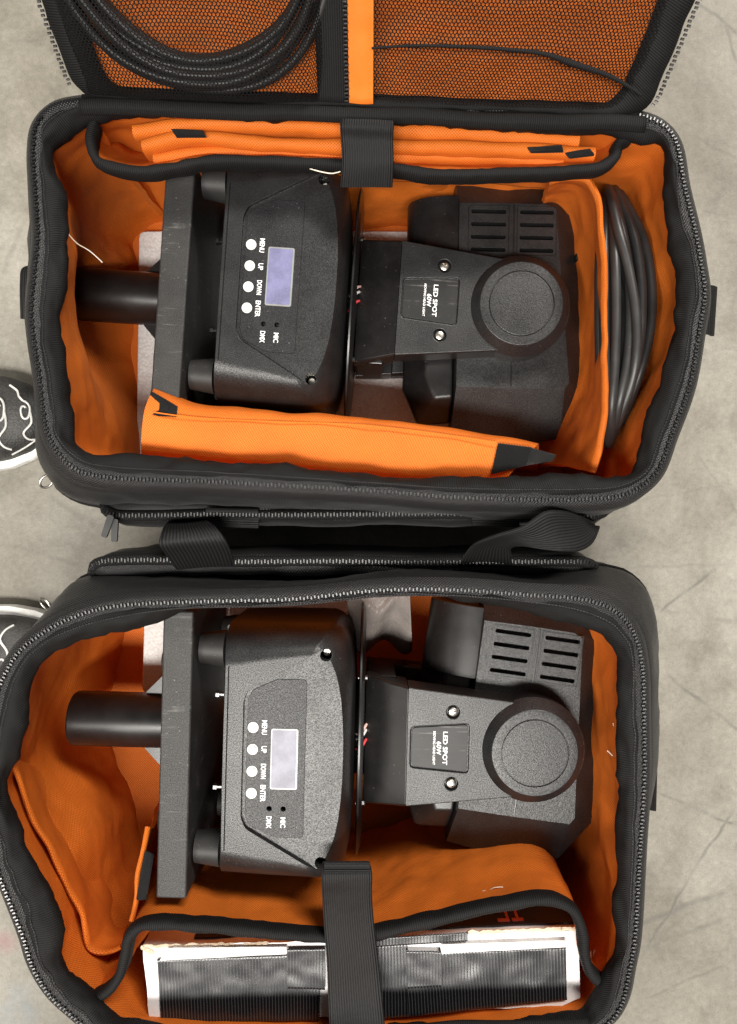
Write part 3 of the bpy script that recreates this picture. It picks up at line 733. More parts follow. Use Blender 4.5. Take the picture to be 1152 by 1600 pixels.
fold = [L(px, py - 17 - 13 * (px - 580) / 430, 0.0215)[0] - Vector((0, 0.008 + 0.007 * (px - 580) / 430, 0)) for px, py in ((581, 76), (640, 72), (720, 73), (800, 78), (850, 84), (900, 101), (950, 118), (985, 137), (1003, 150))]
fp = catmull(fold, False, 0.003)[0]; rr_ = np.interp(np.linspace(0, 1, len(fp)), [0, .3, .62, .7, 1], [.0009, .0013, .0017, .0026, .0010])
v, f, uv = tube_geo(fp, rr_, 7); mk('net_fold', v, f, BIND, lidA, uvs=uv)
# hinge band between collar and lid
def hinge(root, M, x0, x1, seed):
    xs = np.linspace(x0, x1, 100); rows = []
    for (y, z) in ((0.326, 0.250), (0.329, 0.2545), (0.335, 0.2545), (0.338, 0.2495), (0.341, 0.2475), (0.343, 0.247)):
        rows.append([tuple(M(Vector((x, y - 0.016 * (x + 0.24) / 0.48 + 0.001 + 0.0025 * noise.noise(Vector((x * 13, seed, 0))), z + 0.0018 * noise.noise(Vector((x * 22, y * 30, seed))))))) for x in xs])
    G = np.array(rows); G = np.array([resample(catmull(G[:, j], False, 0.003)[0], 22) for j in range(100)]).transpose(1, 0, 2)
    v, f, uv = solid(G, 0.0025); o = mk('hinge_band', v, f, BIND, root, uvs=uv); fixnormals(o)
hinge(bagA, lambda p: p, -0.236, 0.226, 1.0)
hinge(bagB, lambda p: Vector((p.x * 0.93 - 0.03, -p.y - 0.104, p.z)), -0.236, 0.226, 4.0)

# ---- cable coiled behind the net of the lid
def strand_ring(c, rad, offv, i):
    pts = []
    ph = random.uniform(0, 6)
    for a in np.linspace(0, 2 * PI, 72, endpoint=False):
        r = rad + 0.0022 * math.sin(a * 2 + ph) + 0.0012 * math.sin(a * 5 + ph * 2); pts.append(LP(c[0] + r * math.cos(a), c[1] + r * math.sin(a), offv + 0.0012 * math.sin(3 * a + ph)))
    return pts
cl = empty('coiled_cable', LP(COIL[0], COIL[1] - 0.10, 0.004), 'thick black cable coiled behind the black net of the open lid', 'cable')
for i, (rad, ofv) in enumerate(((0.0845, 0.004), (0.0905, 0.0035), (0.0970, 0.003), (0.1035, 0.0035), (0.1065, 0.0070), (0.085, 0.0105), (0.091, 0.0100), (0.0975, 0.0105), (0.1030, 0.0105), (0.0945, 0.0165), (0.100, 0.0160))):
    tube('cable_turn', strand_ring(COIL, rad, ofv, i), 0.0034, CABLE, cl, 8, True, 0.006)

# ---- webbing closing straps
strip('webbing_strap', PP([(534,186,.262),(533,196,.262),(534,215,.256),(536,250,.250),(533,292,.238)], 0), PP([(614,190,.262),(614,200,.262),(613,220,.256),(614,255,.250),(612,292,.238)], 0), WEB, bagA, 0.002, 40, amp=0.0008)
strip('webbing_strap', PP([(506,1346,.243),(504,1362,.248),(505,1400,.246),(508,1450,.243),(512,1500,.245),(514,1550,.247),(516,1600,.252),(517,1640,.262)], 0),
      PP([(576,1346,.243),(580,1362,.248),(580,1400,.246),(584,1450,.243),(590,1500,.245),(595,1550,.247),(600,1600,.252),(603,1640,.262)], 0), WEB, bagB, 0.002, 60, amp=0.0012)
strip('strap_stitching', PP([(507,1350,.2478),(578,1350,.2478)], 0), PP([(507,1362,.2510),(579,1362,.2510)], 0), WEB, bagB, 0.003, 24, nv=7, crown=0.0015)

# ---- bound inner compartments
def compartment(root, path, zt, zb, seed, lean=0.0):
    top = [P(p[0], p[1], zt + (p[2] if len(p) > 2 else 0)) for p in path]
    c, _ = catmull(top, False, 0.004); c = resample(c, 130)
    rows = []
    cen = c.mean(0); lim = c[:, 1].max() + 0.0
    tan = np.gradient(c, axis=0); nor = np.stack([-tan[:, 1], tan[:, 0], 0 * tan[:, 0]], 1); nor /= np.linalg.norm(nor, axis=1, keepdims=True)
    for t in np.linspace(0, 1, 30):
        q = c.copy(); q[:, 2] = c[:, 2] * (1 - t) + zb * t; q[:, 1] += lean * math.sin(min(1, t * 1.6) * PI / 2) * np.clip((lim - q[:, 1]) / 0.03, 0, 1); rows.append(q)
    G = np.array(rows); m = np.linspace(0, 1, 30)[:, None] * 4; m = np.minimum(m, 1) * np.ones((1, 130))
    G = wrinkle(G, 0.006, 18, seed, False, m, (1, 1, .5)); G = wrinkle(G, 0.002, 60, seed, False, m)
    v, f, uv = solid(G, 0.005); o = mk('compartment_wall', v, f, ORANGE, root, uvs=uv, sharp=60); fixnormals(o)
    # binding folded over the edge
    e = G[0]; prof = [(-0.0040, -0.012), (-0.0046, -0.006), (-0.0040, 0.0008), (-0.0015, 0.0030), (0.0015, 0.0030), (0.0040, 0.0008), (0.0046, -0.006), (0.0040, -0.012)]
    B = np.array([e + nor * a + np.array([0, 0, b]) for a, b in prof]); B = wrinkle(B, 0.0012, 60, seed)
    v, f, uv = grid_mesh(B); b = mk('edge_binding', v, f, BIND, o, uvs=uv); fixnormals(b)
    return o
compartment(bagA, [(146,190),(141,208),(142,228),(151,249),(182,262),(229,267),(271,260),(323,251),(385,250),(455,253),(531,256),(614,263),(682,271),(786,270),(890,266),(943,259),(962,242),(967,222),(985,212)], 0.236, 0.03, 3.3, 0.052)
compartment(bagB, [(138,1566,-.006),(152,1560,-.003),(172,1546),(188,1522),(196,1490),(201,1466),(219,1449),(260,1446),(365,1454),(500,1466),(588,1461),(656,1446),(734,1428),(812,1412),(864,1409),(896,1424),(910,1452),(916,1498),(926,1524),(944,1538,-.004),(958,1536,-.008)], 0.236, 0.03, 7.7)

# ---- folded spare dividers in the upper compartment
def divider(name, label, rows, nu=70, nv=26, thick=0.006, amp=0.003, seed=0.0, scale=22):
    r0 = rows[-1]; loc = sum((Vector(p) for p in r0), Vector()) / len(r0)
    loc = Vector((loc.x, loc.y, min(p[2] for r in rows for p in r)))
    o, G = sheet(name, rows, ORANGE, None, nu, nv, thick, amp, scale, seed, root=loc)
    tag(o, label, 'divider', 'orange padded dividers'); ORIG[o.name] = loc
    return o, G
def down(pts, z, dx=0, dy=0): return [Vector((p[0] + dx, p[1] + dy, z)) for p in pts]
def folded(path, zt, label, seed, w=0.0055):
    t = PP(path, zt); a = [p + Vector((0, w, -0.003)) for p in t]; b = [p + Vector((0, -w, -0.003)) for p in t]
    rows = [down(a, 0.165, 0, 0.004), down(a, 0.195, 0, 0.002), a, [p + Vector((0, w * .5, .0015)) for p in t], [p + Vector((0, -w * .5, .0015)) for p in t], b, down(b, 0.195, 0, .002), down(b, 0.165, 0, .004)]
    return divider('padded_divider', label, rows, 90, 46, 0.003, 0.0016, seed, 30)
d1, g1 = folded([(208,203),(330,191),(450,194),(560,200),(700,205),(800,211),(905,218)], 0.226, 'flat folded orange divider along the back wall of the bag below the mesh lid', 1.0, 0.0042)
d2, g2 = folded([(222,226),(270,214),(300,211),(345,214),(420,222),(540,226),(700,228),(820,232),(905,236),(930,238)], 0.226, 'folded orange divider with black hook tape patch, middle of the back compartment stack', 2.0, 0.0042)
d3, g3 = folded([(240,247),(330,236),(440,238),(540,242),(700,243),(780,245),(880,254)], 0.216, 'folded orange divider against the black bound edge of the back compartment', 3.0, 0.0040)
def patch(parent, pts, z, mat=VELCRO, name='hook_tape', thick=0.0022, amp=0.0007):
    (a, b, c, d) = PP(pts, z)
    return strip(name, [a, b], [d, c], mat, parent, thick, 16, nv=8, amp=amp)
patch(d2, [(268,203,.2315),(318,205,.2315),(322,214,.2315),(276,215,.2315)], 0)
patch(d2, [(825,231,.2320),(878,228,.2320),(880,237,.2320),(830,238,.2320)], 0)
patch(d3, [(884,240,.228),(925,232,.228),(928,242,.228),(890,247,.228)], 0)

# ---- divider along the front of the upper bag
zt = 0.208
rowsF = [PP([(236,640,.04),(420,700,.04),(640,725,.04),(840,735,.04)], 0),
         PP([(240,612,.198),(300,632,.200),(430,648,.200),(560,655,.199),(700,672,.198),(840,697,.196)], 0),
         PP([(228,640,.211),(300,648,.212),(430,655,.212),(560,660,.212),(700,676,.211),(835,702,.207)], 0),
         PP([(224,668,.212),(300,675,.213),(430,682,.213),(560,690,.213),(700,704,.213),(815,722,.210)], 0),
         PP([(222,706,.206),(300,712,.207),(430,724,.208),(560,738,.208),(700,744,.208),(790,746,.207)], 0),
         PP([(222,722,.12),(300,722,.12),(430,732,.12),(560,744,.12),(700,750,.12),(790,752,.12)], 0)]
dF, gF = divider('padded_divider', 'long orange divider along the front wall, in front of the light with violet screen', rowsF, 90, 50, 0.005, 0.0022, 4.0, 20)
patch(dF, [(236,612,.206),(278,636,.2105),(276,650,.2165),(230,648,.2135)], 0)
patch(dF, [(778,694,.2150),(830,700,.2150),(822,726,.2165),(768,740,.2140)], 0)
patch(dF, [(828,700,.2140),(868,712,.2050),(862,720,.2050),(822,726,.2165)], 0)
tube('stitching', PP([(240,644,.2175),(300,652,.2185),(430,659,.2180),(560,664,.2180),(700,680,.2172),(776,692,.2165)], 0), 0.0006, ORANGE2, dF, 5)
# ---- upright divider beside the cable
zt = 0.215
rowsR = [PP([(858,284,.205),(895,276,.218),(922,278,.222),(936,300,.222),(941,350,.222),(944,400,.220),(946,470,.216),(946,540,.218),(946,600,.222),(944,660,.222),(938,705,.218),(925,738,.21)], 0),
         PP([(852,300,.16),(880,292,.165),(905,300,.17),(918,330,.17),(924,380,.16),(926,440,.15),(928,500,.15),(928,560,.15),(920,610,.15),(905,660,.15),(892,700,.15),(880,728,.15)], 0),
         PP([(838,340,.06),(850,335,.06),(862,345,.06),(868,380,.05),(870,430,.04),(870,490,.04),(868,540,.04),(866,590,.04),(858,640,.04),(850,680,.04),(842,710,.04),(835,730,.04)], 0)]
dR, gR = divider('padded_divider', 'wavy upright orange divider between the lamp head and the black cable loops', rowsR, 90, 34, 0.005, 0.0032, 6.0, 26)
# ---- extra lining flap and small divider in the lower bag
sheet('lining_flap', [PP([(14,1185,.220),(34,1225,.214),(62,1300,.210),(100,1375,.208),(128,1430,.205),(140,1482,.20),(165,1485,.198),(188,1478,.198)], 0),
      PP([(60,1200,.14),(85,1240,.13),(115,1310,.13),(145,1370,.13),(165,1410,.13),(180,1445,.13),(190,1450,.13),(200,1448,.13)], 0),
      PP([(120,1190,.03),(140,1230,.03),(165,1290,.03),(190,1340,.03),(205,1370,.03),(214,1390,.03),(218,1395,.03),(222,1395,.03)], 0)], ORANGE, bagB, 80, 30, 0.004, 0.004, 18, 5.5)
dS, gS = divider('padded_divider', 'narrow orange divider standing beside the worn black board in the lower bag', [
    PP([(232,1292,.214),(222,1330,.216),(214,1370,.216),(212,1405,.214),(206,1440,.21)], 0), PP([(238,1290,.14),(230,1325,.14),(224,1360,.14),(220,1390,.14),(214,1420,.14)], 0), PP([(252,1250,.03),(248,1290,.03),(244,1320,.03),(240,1350,.03),(236,1370,.03)], 0)], 40, 24, 0.004, 0.002, 9.0)
patch(dS, [(228,1330,.222),(240,1335,.205),(228,1405,.205),(215,1405,.219)], 0)

# ---- loose threads on the lining
def thread(root, pts, r=0.0005): tube('loose_thread', PP(pts, 0), r, THREAD, root, 5, False, 0.003)
thread(bagA, [(104,362,.20),(120,380,.198),(140,392,.19),(160,410,.18)])
thread(bagA, [(480,262,.232),(500,268,.236),(520,271,.236),(532,268,.236)])
thread(bagB, [(958,1130,.21),(964,1150,.212),(968,1168,.214)]); thread(bagB, [(949,1173,.20),(962,1186,.206),(966,1202,.21)])
for k in range(12): x = 920 + k * 2.4; thread(bagB, [(x, 1500 - k * .3, .195), (x - 2 + random.random() * 3, 1490 - random.random() * 6, .20)], 0.0004)
for k in range(6): thread(bagB, [(650 + k * 22, 1424 - k * 6, .20), (662 + k * 22, 1417 - k * 6, .205), (676 + k * 22, 1416 - k * 6, .205)], 0.0004)

# ------------------------------------------------------------------ foam pads, film
def slab(name, poly, z0, z1, mat, label, cat, group=None):
    c = sum((Vector(p) for p in poly), Vector((0, 0))) / len(poly); loc = Vector((c.x, c.y, z0))
    v, f = prism_geo(rpoly([tuple(p) for p in poly], 0.008, 4), z0, z1); o = newroot(name, v, f, mat, loc, smooth=False); fixnormals(o); bevel_obj(o, 0.003, 2); tag(o, label, cat, group); return o
slab('foam_pad', [Vector((-0.2565, 0.05)), Vector((0.225, 0.05)), Vector((0.235, 0.31)), Vector((-0.2535, 0.31))], 0.0145, 0.034, FOAM, 'white foam sheet on the bottom of the bag with the mesh lid', 'foam', 'white packing foam')
slab('foam_pad', [Vector((-0.243, -0.195)), Vector((-0.02, -0.205)), Vector((-0.02, -0.095)), Vector((-0.240, -0.085))], 0.0145, 0.058, FOAM, 'white foam block under the light with grey screen in the lower bag', 'foam', 'white packing foam')
xs = np.linspace(0, 1, 40); G = np.zeros((34, 40, 3))
for i, t in enumerate(np.linspace(0, 1, 34)):
    for j, u in enumerate(xs):
        a = P(540 + 100 * u, 922, .12); b = P(548 + 96 * u, 1010, .06); q = a.lerp(b, t); 
        G[i, j] = (q.x, q.y + 0.008 * math.sin(u * 9 + t * 3), q.z + 0.006 * noise.noise(q * 45) + 0.012 * math.sin(PI * t))
v, f, uv = solid(G, 0.0012); o = newroot('plastic_bag', v, f, FILM, P(590, 1000, .05), uvs=uv); fixnormals(o); tag(o, 'crumpled clear plastic bag tucked behind the yoke of the lower light', 'plastic bag')

# ------------------------------------------------------------------ cable beside the upper light
cb = empty('cable_bundle', P(965, 480, .02), 'black cable loops packed upright at the end of the bag beside the orange divider', 'cable')
STR = [[(948,318),(945,400),(944,480),(945,560),(947,640),(951,688)], [(955,306),(961,400),(963,480),(961,560),(955,640),(952,684)], [(958,308),(976,380),(985,470),(981,560),(966,632),(956,680)],
       [(964,302),(992,370),(1003,450),(1000,530),(986,600),(966,662)], [(970,304),(1006,375),(1019,455),(1014,530),(996,592),(972,655)], [(952,300),(966,355),(983,425),(995,505),(991,580),(962,670)]]
for lay in range(2):
    for k, st in enumerate(STR):
        zz = (0.203, 0.206, 0.201, 0.196, 0.186, 0.209)[k] - 0.0115 * lay; dx = -7 * lay + (0 if lay == 0 else random.uniform(-2, 2))
        pts = [P(x + dx * (1 if 0 < i < 5 else .3), y + random.uniform(-3, 3), zz - (0.026, .004, 0, 0, .005, .030)[i] + random.uniform(-.0015, .0015)) for i, (x, y) in enumerate(st)]
        x0, y0 = st[0]; x1, y1 = st[-1]
        top = [P(x0 - 2, y0 + 2, .14 - .02 * lay), P(x0 - 6, y0 + 30, .07)]; bot = [P(x1 - 2, y1 + 3, .12), P(x1 - 6, y1 - 25, .06)]
        low = [P(905 + 6 * k, 560, .034 + .002 * k), P(905 + 6 * k, 440, .034 + .002 * k)]
        tube('cable_turn', pts + bot + low + top[::-1], 0.0044, CABLE, cb, 10, True, 0.004)

# ------------------------------------------------------------------ moving head lights
def build_light():
    root = empty('moving_head_light', (0, 0, 0), 'x', 'stage light', 'moving head lights packed in the bags')
    O = Vector(); mm = 0.001
    # base housing
    def arc(p0, apex, p1, n):       # circular arc through three points with p0/p1 symmetric in y
        x0, y0 = p0; h = apex - x0; r = (y0 * y0 + h * h) / (2 * h); cx = apex - r; a0 = math.atan2(y0, x0 - cx); 
        return [(cx + r * math.cos(a0 * (1 - 2 * k / (n - 1))), r * math.sin(a0 * (1 - 2 * k / (n - 1)))) for k in range(n)]
    n_arc = 17
    top = [(2, -77), (1.5, -26), (1.5, 26), (2, 77), (36, 83)] + arc((72, 88), 97, (72, -88), n_arc) + [(36, -83)]
    oarc = [(90, 112), (97, 110), (103, 105), (107, 98), (109.5, 86), (111, 72), (112, 50), (112.5, 25), (112.5, 0)]; oarc = oarc + [(x, -y) for x, y in oarc[:-1][::-1]]
    mid = [(-1, -111), (-1, -37), (-1, 37), (-1, 111), (45, 112)] + oarc + [(45, -112)]
    def lrp(t, z): return [((a[0] + (b[0] - a[0]) * t) * mm, (a[1] + (b[1] - a[1]) * t) * mm, z) for a, b in zip(top, mid)]
    loops = [lrp(math.sin(t * PI / 2), -0.046 * (1 - math.cos(t * PI / 2)) - 0.0002) for t in (0, .12, .25, .4, .55, .7, .85, 1)] 
    loops += [lrp(1, -0.13), lrp(0.9, -0.160), lrp(0.6, -0.170)]
    loops[0] = lrp(0, 0.0)
    lens = [(18, -50), (18, 50), (22, 59), (72, 87.5), (110, 108.5), (140, 60), (140, -60), (110, -108.5), (72, -87.5), (22, -59)]
    lensr = [(p.x * mm, p.y * mm) for p in rpoly([(x, y) for x, y in lens], 4, 4)]
    cuts = [prism_geo(lensr, -0.0045, 0.03)]
    for sy in (1, -1): cuts.append(cyl_geo(0.0865, 0.0885 * sy, -0.032, 0.03, 0.0050))
    for y, x in ((-0.043, 0.0415), (-0.043, 0.0535)): cuts.append(cyl_geo(x, y, -0.012, 0.03, 0.0021, 16))
    base = loft('base_housing', loops, ABS, root, bev=0.0010, seg=2, cut=cuts)
    prism('base_rim', [(p.x * mm, p.y * mm) for p in rpoly([(-3.0, -108), (0.2, -110), (0.2, 110), (-3.0, 108)], 1.5, 2)], -0.150, -0.030, ABS_S, base, 0.0006)
    prism('seam_strip', [(p.x * mm, p.y * mm) for p in rpoly([(4.2, -78), (5.2, -78), (5.2, 78), (4.2, 78)], .2, 1)], -0.001, 0.00025, DARK, base, 0)
    for sy in (1, -1):
        lathe('screw', [(0.0, -0.024), (0.0042, -0.024), (0.0042, -0.021), (0.003, -0.020), (0, -0.020)], STEEL, base, center=(0.0865, 0.0885 * sy, 0), seg=16)
    # control panel
    zP = -0.0045
    pp = rpoly([(21, -50), (21, 50), (25, 58, 3), (46, 67.5, 3), (71, 67.5, 3), (71, -67.5, 3), (46, -67.5, 3), (25, -58, 3)], 3, 4)
    pcut = [cyl_geo(x, -0.043, -0.02, 0.02, 0.0021, 16) for x in (0.0415, 0.0535)]
    panel = prism('control_panel', [(p.x * mm, p.y * mm) for p in pp], zP - 0.0005, zP + 0.0007, PANEL, root, 0.0003, 1, cut=pcut)
    zt = zP + 0.0007
    for y, nm in ((26, 'MENU'), (7.3, 'UP'), (-11.3, 'DOWN'), (-30, 'ENTER')):
        b = lathe('button', [(0.0046, zt - .0005), (0.0046, zt + .0008), (0.0043, zt + .0012), (0.0037, zt + .0012), (0.0035, zt + .0003), (0.0033, zt + .0003), (0.0033, zt + .0022), (0.0028, zt + .0029), (0, zt + .0031)], WHITEB, panel, center=(0.0262, y * mm, 0), seg=28)
        lettering('printed_word', nm, (0.0358, y * mm, zt + 0.0002), {'MENU': .0122, 'UP': .0058, 'DOWN': .0128, 'ENTER': .0142}[nm], 0.0044, INK, panel, 0.012)
    for x, nm in ((0.0415, 'DMX'), (0.0535, 'MIC')): lettering('printed_word', nm, (x, -0.0545, zt + 0.0002), 0.0102 if nm == 'DMX' else 0.0086, 0.0044, INK, panel, 0.012)
    fr = prism('screen', [(p.x * mm, p.y * mm) for p in rpoly([(41.5, -26.5), (41.5, 25.5), (65, 25.5), (65, -26.5)], 2, 4)], zt - .0003, zt + 0.0006, FRAME, panel, 0.0003, 1)
    prism('screen_glass', [(p.x * mm, p.y * mm) for p in rpoly([(42.6, -25), (42.6, 24), (63.4, 24), (63.4, -25)], 1, 3)], zt, zt + 0.0009, LCD_A, panel, 0)
    # rubber feet and bolts between base and board
    for y in (88, -88):
        for z in (-0.030, -0.135): lathe('rubber_foot', [(0.0, -0.002), (0.0165, -0.002), (0.0135, -0.024), (0.0, -0.025)], RUBBER, root, 'x', (-0.001, y * mm, z), 24)
    for y, z in ((42, -0.05), (-42, -0.05)):
        lathe('bolt', [(0, 0.004), (0.0016, 0.004), (0.0016, -0.008), (0.0032, -0.008), (0.0032, -0.011), (0, -0.011)], TEETH, root, 'x', (-0.004, y * mm, z), 6)
    # mounting board with spigot tube
    bx0, bx1 = -0.0545, -0.0285
    def boxp(x0, x1, y0, y1): return [(x0, y0), (x1, y0), (x1, y1), (x0, y1)]
    bd = prism('mounting_board', boxp(bx0, bx1, -0.123, 0.123), -0.205 + 0.045, -0.006, BOARD, root, 0.002, 3)
    zc = -0.112; zs = -0.112
    lathe('spigot_tube', [(0.0, -0.070), (0.0225, -0.070), (0.0225, -0.112), (0.0255, -0.1125), (0.0265, -0.1105), (0.0265, 0.0), (0, 0.0)], TUBE, bd, 'x', (bx0, 0, zs), 48)
    lathe('flange', [(0.0, -0.003), (0.052, -0.003), (0.052, 0.0), (0, 0.0)], TUBE, bd, 'x', (bx0, 0, zs), 40)
    for ang in (0, PI / 2, PI, 3 * PI / 2):
        dy, dz = math.cos(ang), math.sin(ang)
        if dz > 0.5: continue
        prof = [(bx0, 0.02), (bx0 - 0.042, 0.022), (bx0 - 0.042, 0.028), (bx0 - 0.004, 0.068), (bx0, 0.068)]
        if dz < -0.5: prof = [(x, min(r, 0.05)) for x, r in prof]
        vv = []; 
        for s in (-1, 1):
            for (x, r) in prof: vv.append((x, r * dy - dz * 0.002 * s, zs + r * dz + abs(dy) * 0.002 * s))
        k = len(prof); ff = [tuple(range(k)), tuple(range(2 * k - 1, k - 1, -1))] + [(i, (i + 1) % k, k + (i + 1) % k, k + i) for i in range(k)]
        g = mk('gusset', vv, ff, TUBE, bd, smooth=False, origin=O); fixnormals(g)
    for y in (72, -72):
        lathe('rubber_button', [(0, -0.0105), (0.009, -0.0105), (0.0125, -0.009), (0.0135, -0.006), (0.0115, -0.0045), (0.0115, -0.004), (0.0135, -0.003), (0.0135, 0), (0, 0)], RUBBER, bd, 'x', (bx0, y * mm, -0.052), 32)
    # yoke plate, an oval disc seen edge-on
    nseg = 56; el = [(0.121 * math.cos(2 * PI * k / nseg), 0.080 * math.sin(2 * PI * k / nseg)) for k in range(nseg)]
    lo = [[(x, y * s, zc + 0.006 + z * s) for y, z in el] for x, s in ((0.1150, 0.97), (0.1160, 1.0), (0.1175, 1.0), (0.1195, 0.93), (0.1205, 0.85))]
    loft('yoke_plate', lo, ABS_S, root, sharp=40)
    lathe('bearing', [(0, 0.108), (0.045, 0.108), (0.045, 0.1235), (0, 0.1235)], DARK, root, 'x', (0, 0, zc), 32)
    for k, (y, z, mt) in enumerate(((8, -0.062, WIRE_P), (3, -0.063, WIRE_W), (-6, -0.062, WIRE_R))):
        tube('wire', [Vector((0.112, y * mm - .004, z - .01)), Vector((0.1165, y * mm - .002, z)), Vector((0.1195, y * mm + .002, z + .003)), Vector((0.123, y * mm + .006, z - .004)), Vector((0.126, y * mm + .006, z - .012))], 0.0013, mt, root, 7, False, 0.002)
    for y in (58, -58): lathe('clip', [(0, 0.114), (0.0025, 0.114), (0.0025, 0.1225), (0, 0.1225)], TEETH, root, 'x', (0, y * mm, -0.062), 10)
    # yoke: U-shaped frame, near arm faces up
    cx, r0 = 0.274, 0.047
    za, zb, zf = -0.045, -0.073, -0.066
    circ = []
    a0 = math.radians(112)
    for k in range(25):
        a = a0 - 2 * a0 * k / 24; circ.append((cx + r0 * math.cos(a), r0 * math.sin(a)))
    outl = [(0.160, 0.0545)] + circ + [(0.160, -0.0545)]
    def zt_of(x): return za
    def ramp_loops(g): return [[(x, -w, g(zb - .012)), (x, w, g(zb - .012)), (x, w, g(z - .002)), (x, w - .002, g(z)), (x, -w + .002, g(z)), (x, -w, g(z - .002))] for x, w, z in ((.1215, .060, zf), (.1597, .0545, za - .0004))]
    bot = [(x, y * 1.01) for x, y in outl]
    topl = [(x, y * 0.985, zt_of(x)) for x, y in outl]
    loopsA = [[(x, y * 0.97, zb - .004) for x, y in outl], [(x, y, zb) for x, y in bot], [(x, y, min(zt_of(x) - 0.003, 0)) for x, y in outl], topl]
    # a label bed, a groove and the screw wells are cut into the arm
    lab = rpoly([(0.1630, -0.0185), (0.1630, 0.0185), (0.2160, 0.0225), (0.2160, -0.0225)], 0.004, 4)
    cuts = [prism_geo([(p.x, p.y) for p in lab], za - 0.0022, 0.03)]
    for sy in (1, -1): cuts.append(cyl_geo(0.201, 0.0325 * sy, za - 0.006, 0.03, 0.0060, 24))
    yk = loft('yoke_arm', loopsA, ABS, root, bev=0.0012, seg=2, cut=cuts)
    loft('yoke_shoulder', ramp_loops(lambda z: z), ABS_S, root, bev=0.0006)
    lb = prism('label_plate', [(p.x, p.y) for p in rpoly([(0.1642, -0.0174), (0.1642, 0.0174), (0.2148, 0.0213), (0.2148, -0.0213)], 0.0035, 4)], za - 0.003, za - 0.0008, LABEL, yk, 0.0004, 2)
    zl = za - 0.0006
    lettering('printed_word', 'LED SPOT', (0.1945, -0.0005, zl), 0.0300, 0.0042, INK, yk, 0.015)
    lettering('printed_word', '60W', (0.1888, -0.0005, zl), 0.0120, 0.0042, INK, yk, 0.015)
    lettering('printed_word', 'MOVING HEAD LIGHT', (0.1845, -0.0005, zl), 0.0305, 0.0022, INK, yk, 0.012)
    for sy in (1, -1):
        y = 0.0325 * sy
        # pan-head screw with a cross recess
        cr = []
        for ang in (0.4, 0.4 + PI / 2):
            M = Matrix.Rotation(ang, 2); cr.append(prism_geo([tuple(M @ Vector(q) + Vector((0.201, y))) for q in ((-.0026, -.0005), (.0026, -.0005), (.0026, .0005), (-.0026, .0005))], za - .0022, za + .01))
        n = 20; lo = [[(0.201 + r * math.cos(2 * PI * k / n), y + r * math.sin(2 * PI * k / n), z) for k in range(n)] for r, z in ((.0044, za - .006), (.0044, za - .0022), (.0038, za - .0010), (.0024, za - .0004))]
        loft('screw', lo, STEEL, yk, cut=cr, sharp=40)
    # pivot boss with a groove and a flat cap
    lathe('pivot_cap', [(0, za - .010), (0.0480, za - .010), (0.0478, za - 0.002), (0.0390, za + 0.0080), (0.0380, za + 0.0085), (0.0306, za + 0.0085), (0.0304, za + 0.0072), (0.0298, za + 0.0072), (0.0296, za + 0.0085), (0.0290, za + 0.0088), (0, za + 0.0088)], ABS, yk, center=(cx, 0, 0), seg=72, sharp=28)
    # far arm and bridge
    def fz(z): return 2 * zc - z
    loopsB = [[(x, y, fz(z)) for x, y, z in l] for l in loopsA]
    loft('yoke_arm', loopsB, ABS, root, bev=0.0012); loft('yoke_shoulder', ramp_loops(fz), ABS_S, root, bev=0.0006)
    prism('yoke_bridge', boxp(0.1225, 0.150, -0.0585, 0.0585), fz(zf) + .004, zf - 0.006, ABS_S, root, 0.002)
    # head, tilting about the pivot
    hc = Vector((cx, 0, 0))
    hd_face = [(-55, 107), (-8, 107.5), (30, 107), (39, 103), (55, -66), (51, -72), (0, -72.5), (-55, -72)]
    hd_out = [(-57, 142), (-8, 146), (52, 140), (84, 98), (86, -72), (54, -118), (0, -124), (-57, -116)]
    def hl(poly, z): return [(x * mm, y * mm, z) for x, y in poly]
    zh = -0.0735
    half = [((a[0] * .93 + b[0] * .07), (a[1] * .93 + b[1] * .07)) for a, b in zip(hd_face, hd_out)]
    loops = [hl(hd_face, zh), hl(hd_out, zh - 0.030), hl(hd_out, fz(zh) + 0.030), hl(hd_face, fz(zh))]
    cuts = []
    for gx, w in ((-26.5, 34), (20.5, 33)):
        for i in range(4):
            y = 99 - 12.4 * i; sk = 0.03 * (1 if gx < 0 else -1)
            p = rpoly([(gx - w / 2, y - 1.9), (gx + w / 2, y - 1.9), (gx + w / 2, y + 1.9), (gx - w / 2, y + 1.9)], 1.6, 3)
            cuts.append(prism_geo([((q.x + (20.5 - y) * 0 ) * mm, q.y * mm) for q in p], zh - 0.012, 0.02))
    hd = loft('head', loops, ABS, root, bev=0.0010, seg=2, cut=cuts)
    hd.location = hc
    prism('seam_strip', [(-0.0026, -0.0715), (-0.0010, -0.0715), (-0.0010, 0.106), (-0.0026, 0.106)], zh - .001, zh + 0.0006, ABS_S, hd, 0.0003)
    for gx, w in ((-26.5, 40), (20.5, 39)):         # thin raised border round each vent group
        for (x0, x1, y0, y1) in ((gx - w / 2, gx + w / 2, 104.2, 104.9), (gx - w / 2, gx + w / 2, 56.5, 57.2), (gx - w / 2, gx - w / 2 + .7, 57.2, 104.2), (gx + w / 2 - .7, gx + w / 2, 57.2, 104.2)):
            prism('vent_border', boxp(x0 * mm, x1 * mm, y0 * mm, y1 * mm), zh - .0005, zh + 0.0006, ABS_S, hd, 0)
    ss_t = [(-82, 80), (-70, 92), (-57, 96), (-57, -80), (-74, -82), (-84, -60)]; ss_o = [(-104, 62), (-86, 108), (-57, 128), (-57, -104), (-90, -106), (-106, -70)]
    loft('front_shell', [hl(ss_t, -0.086), hl(ss_o, -0.106), hl(ss_o, fz(-0.106)), hl(ss_t, fz(-0.086))], ABS_S, hd, bev=0.003, seg=2)
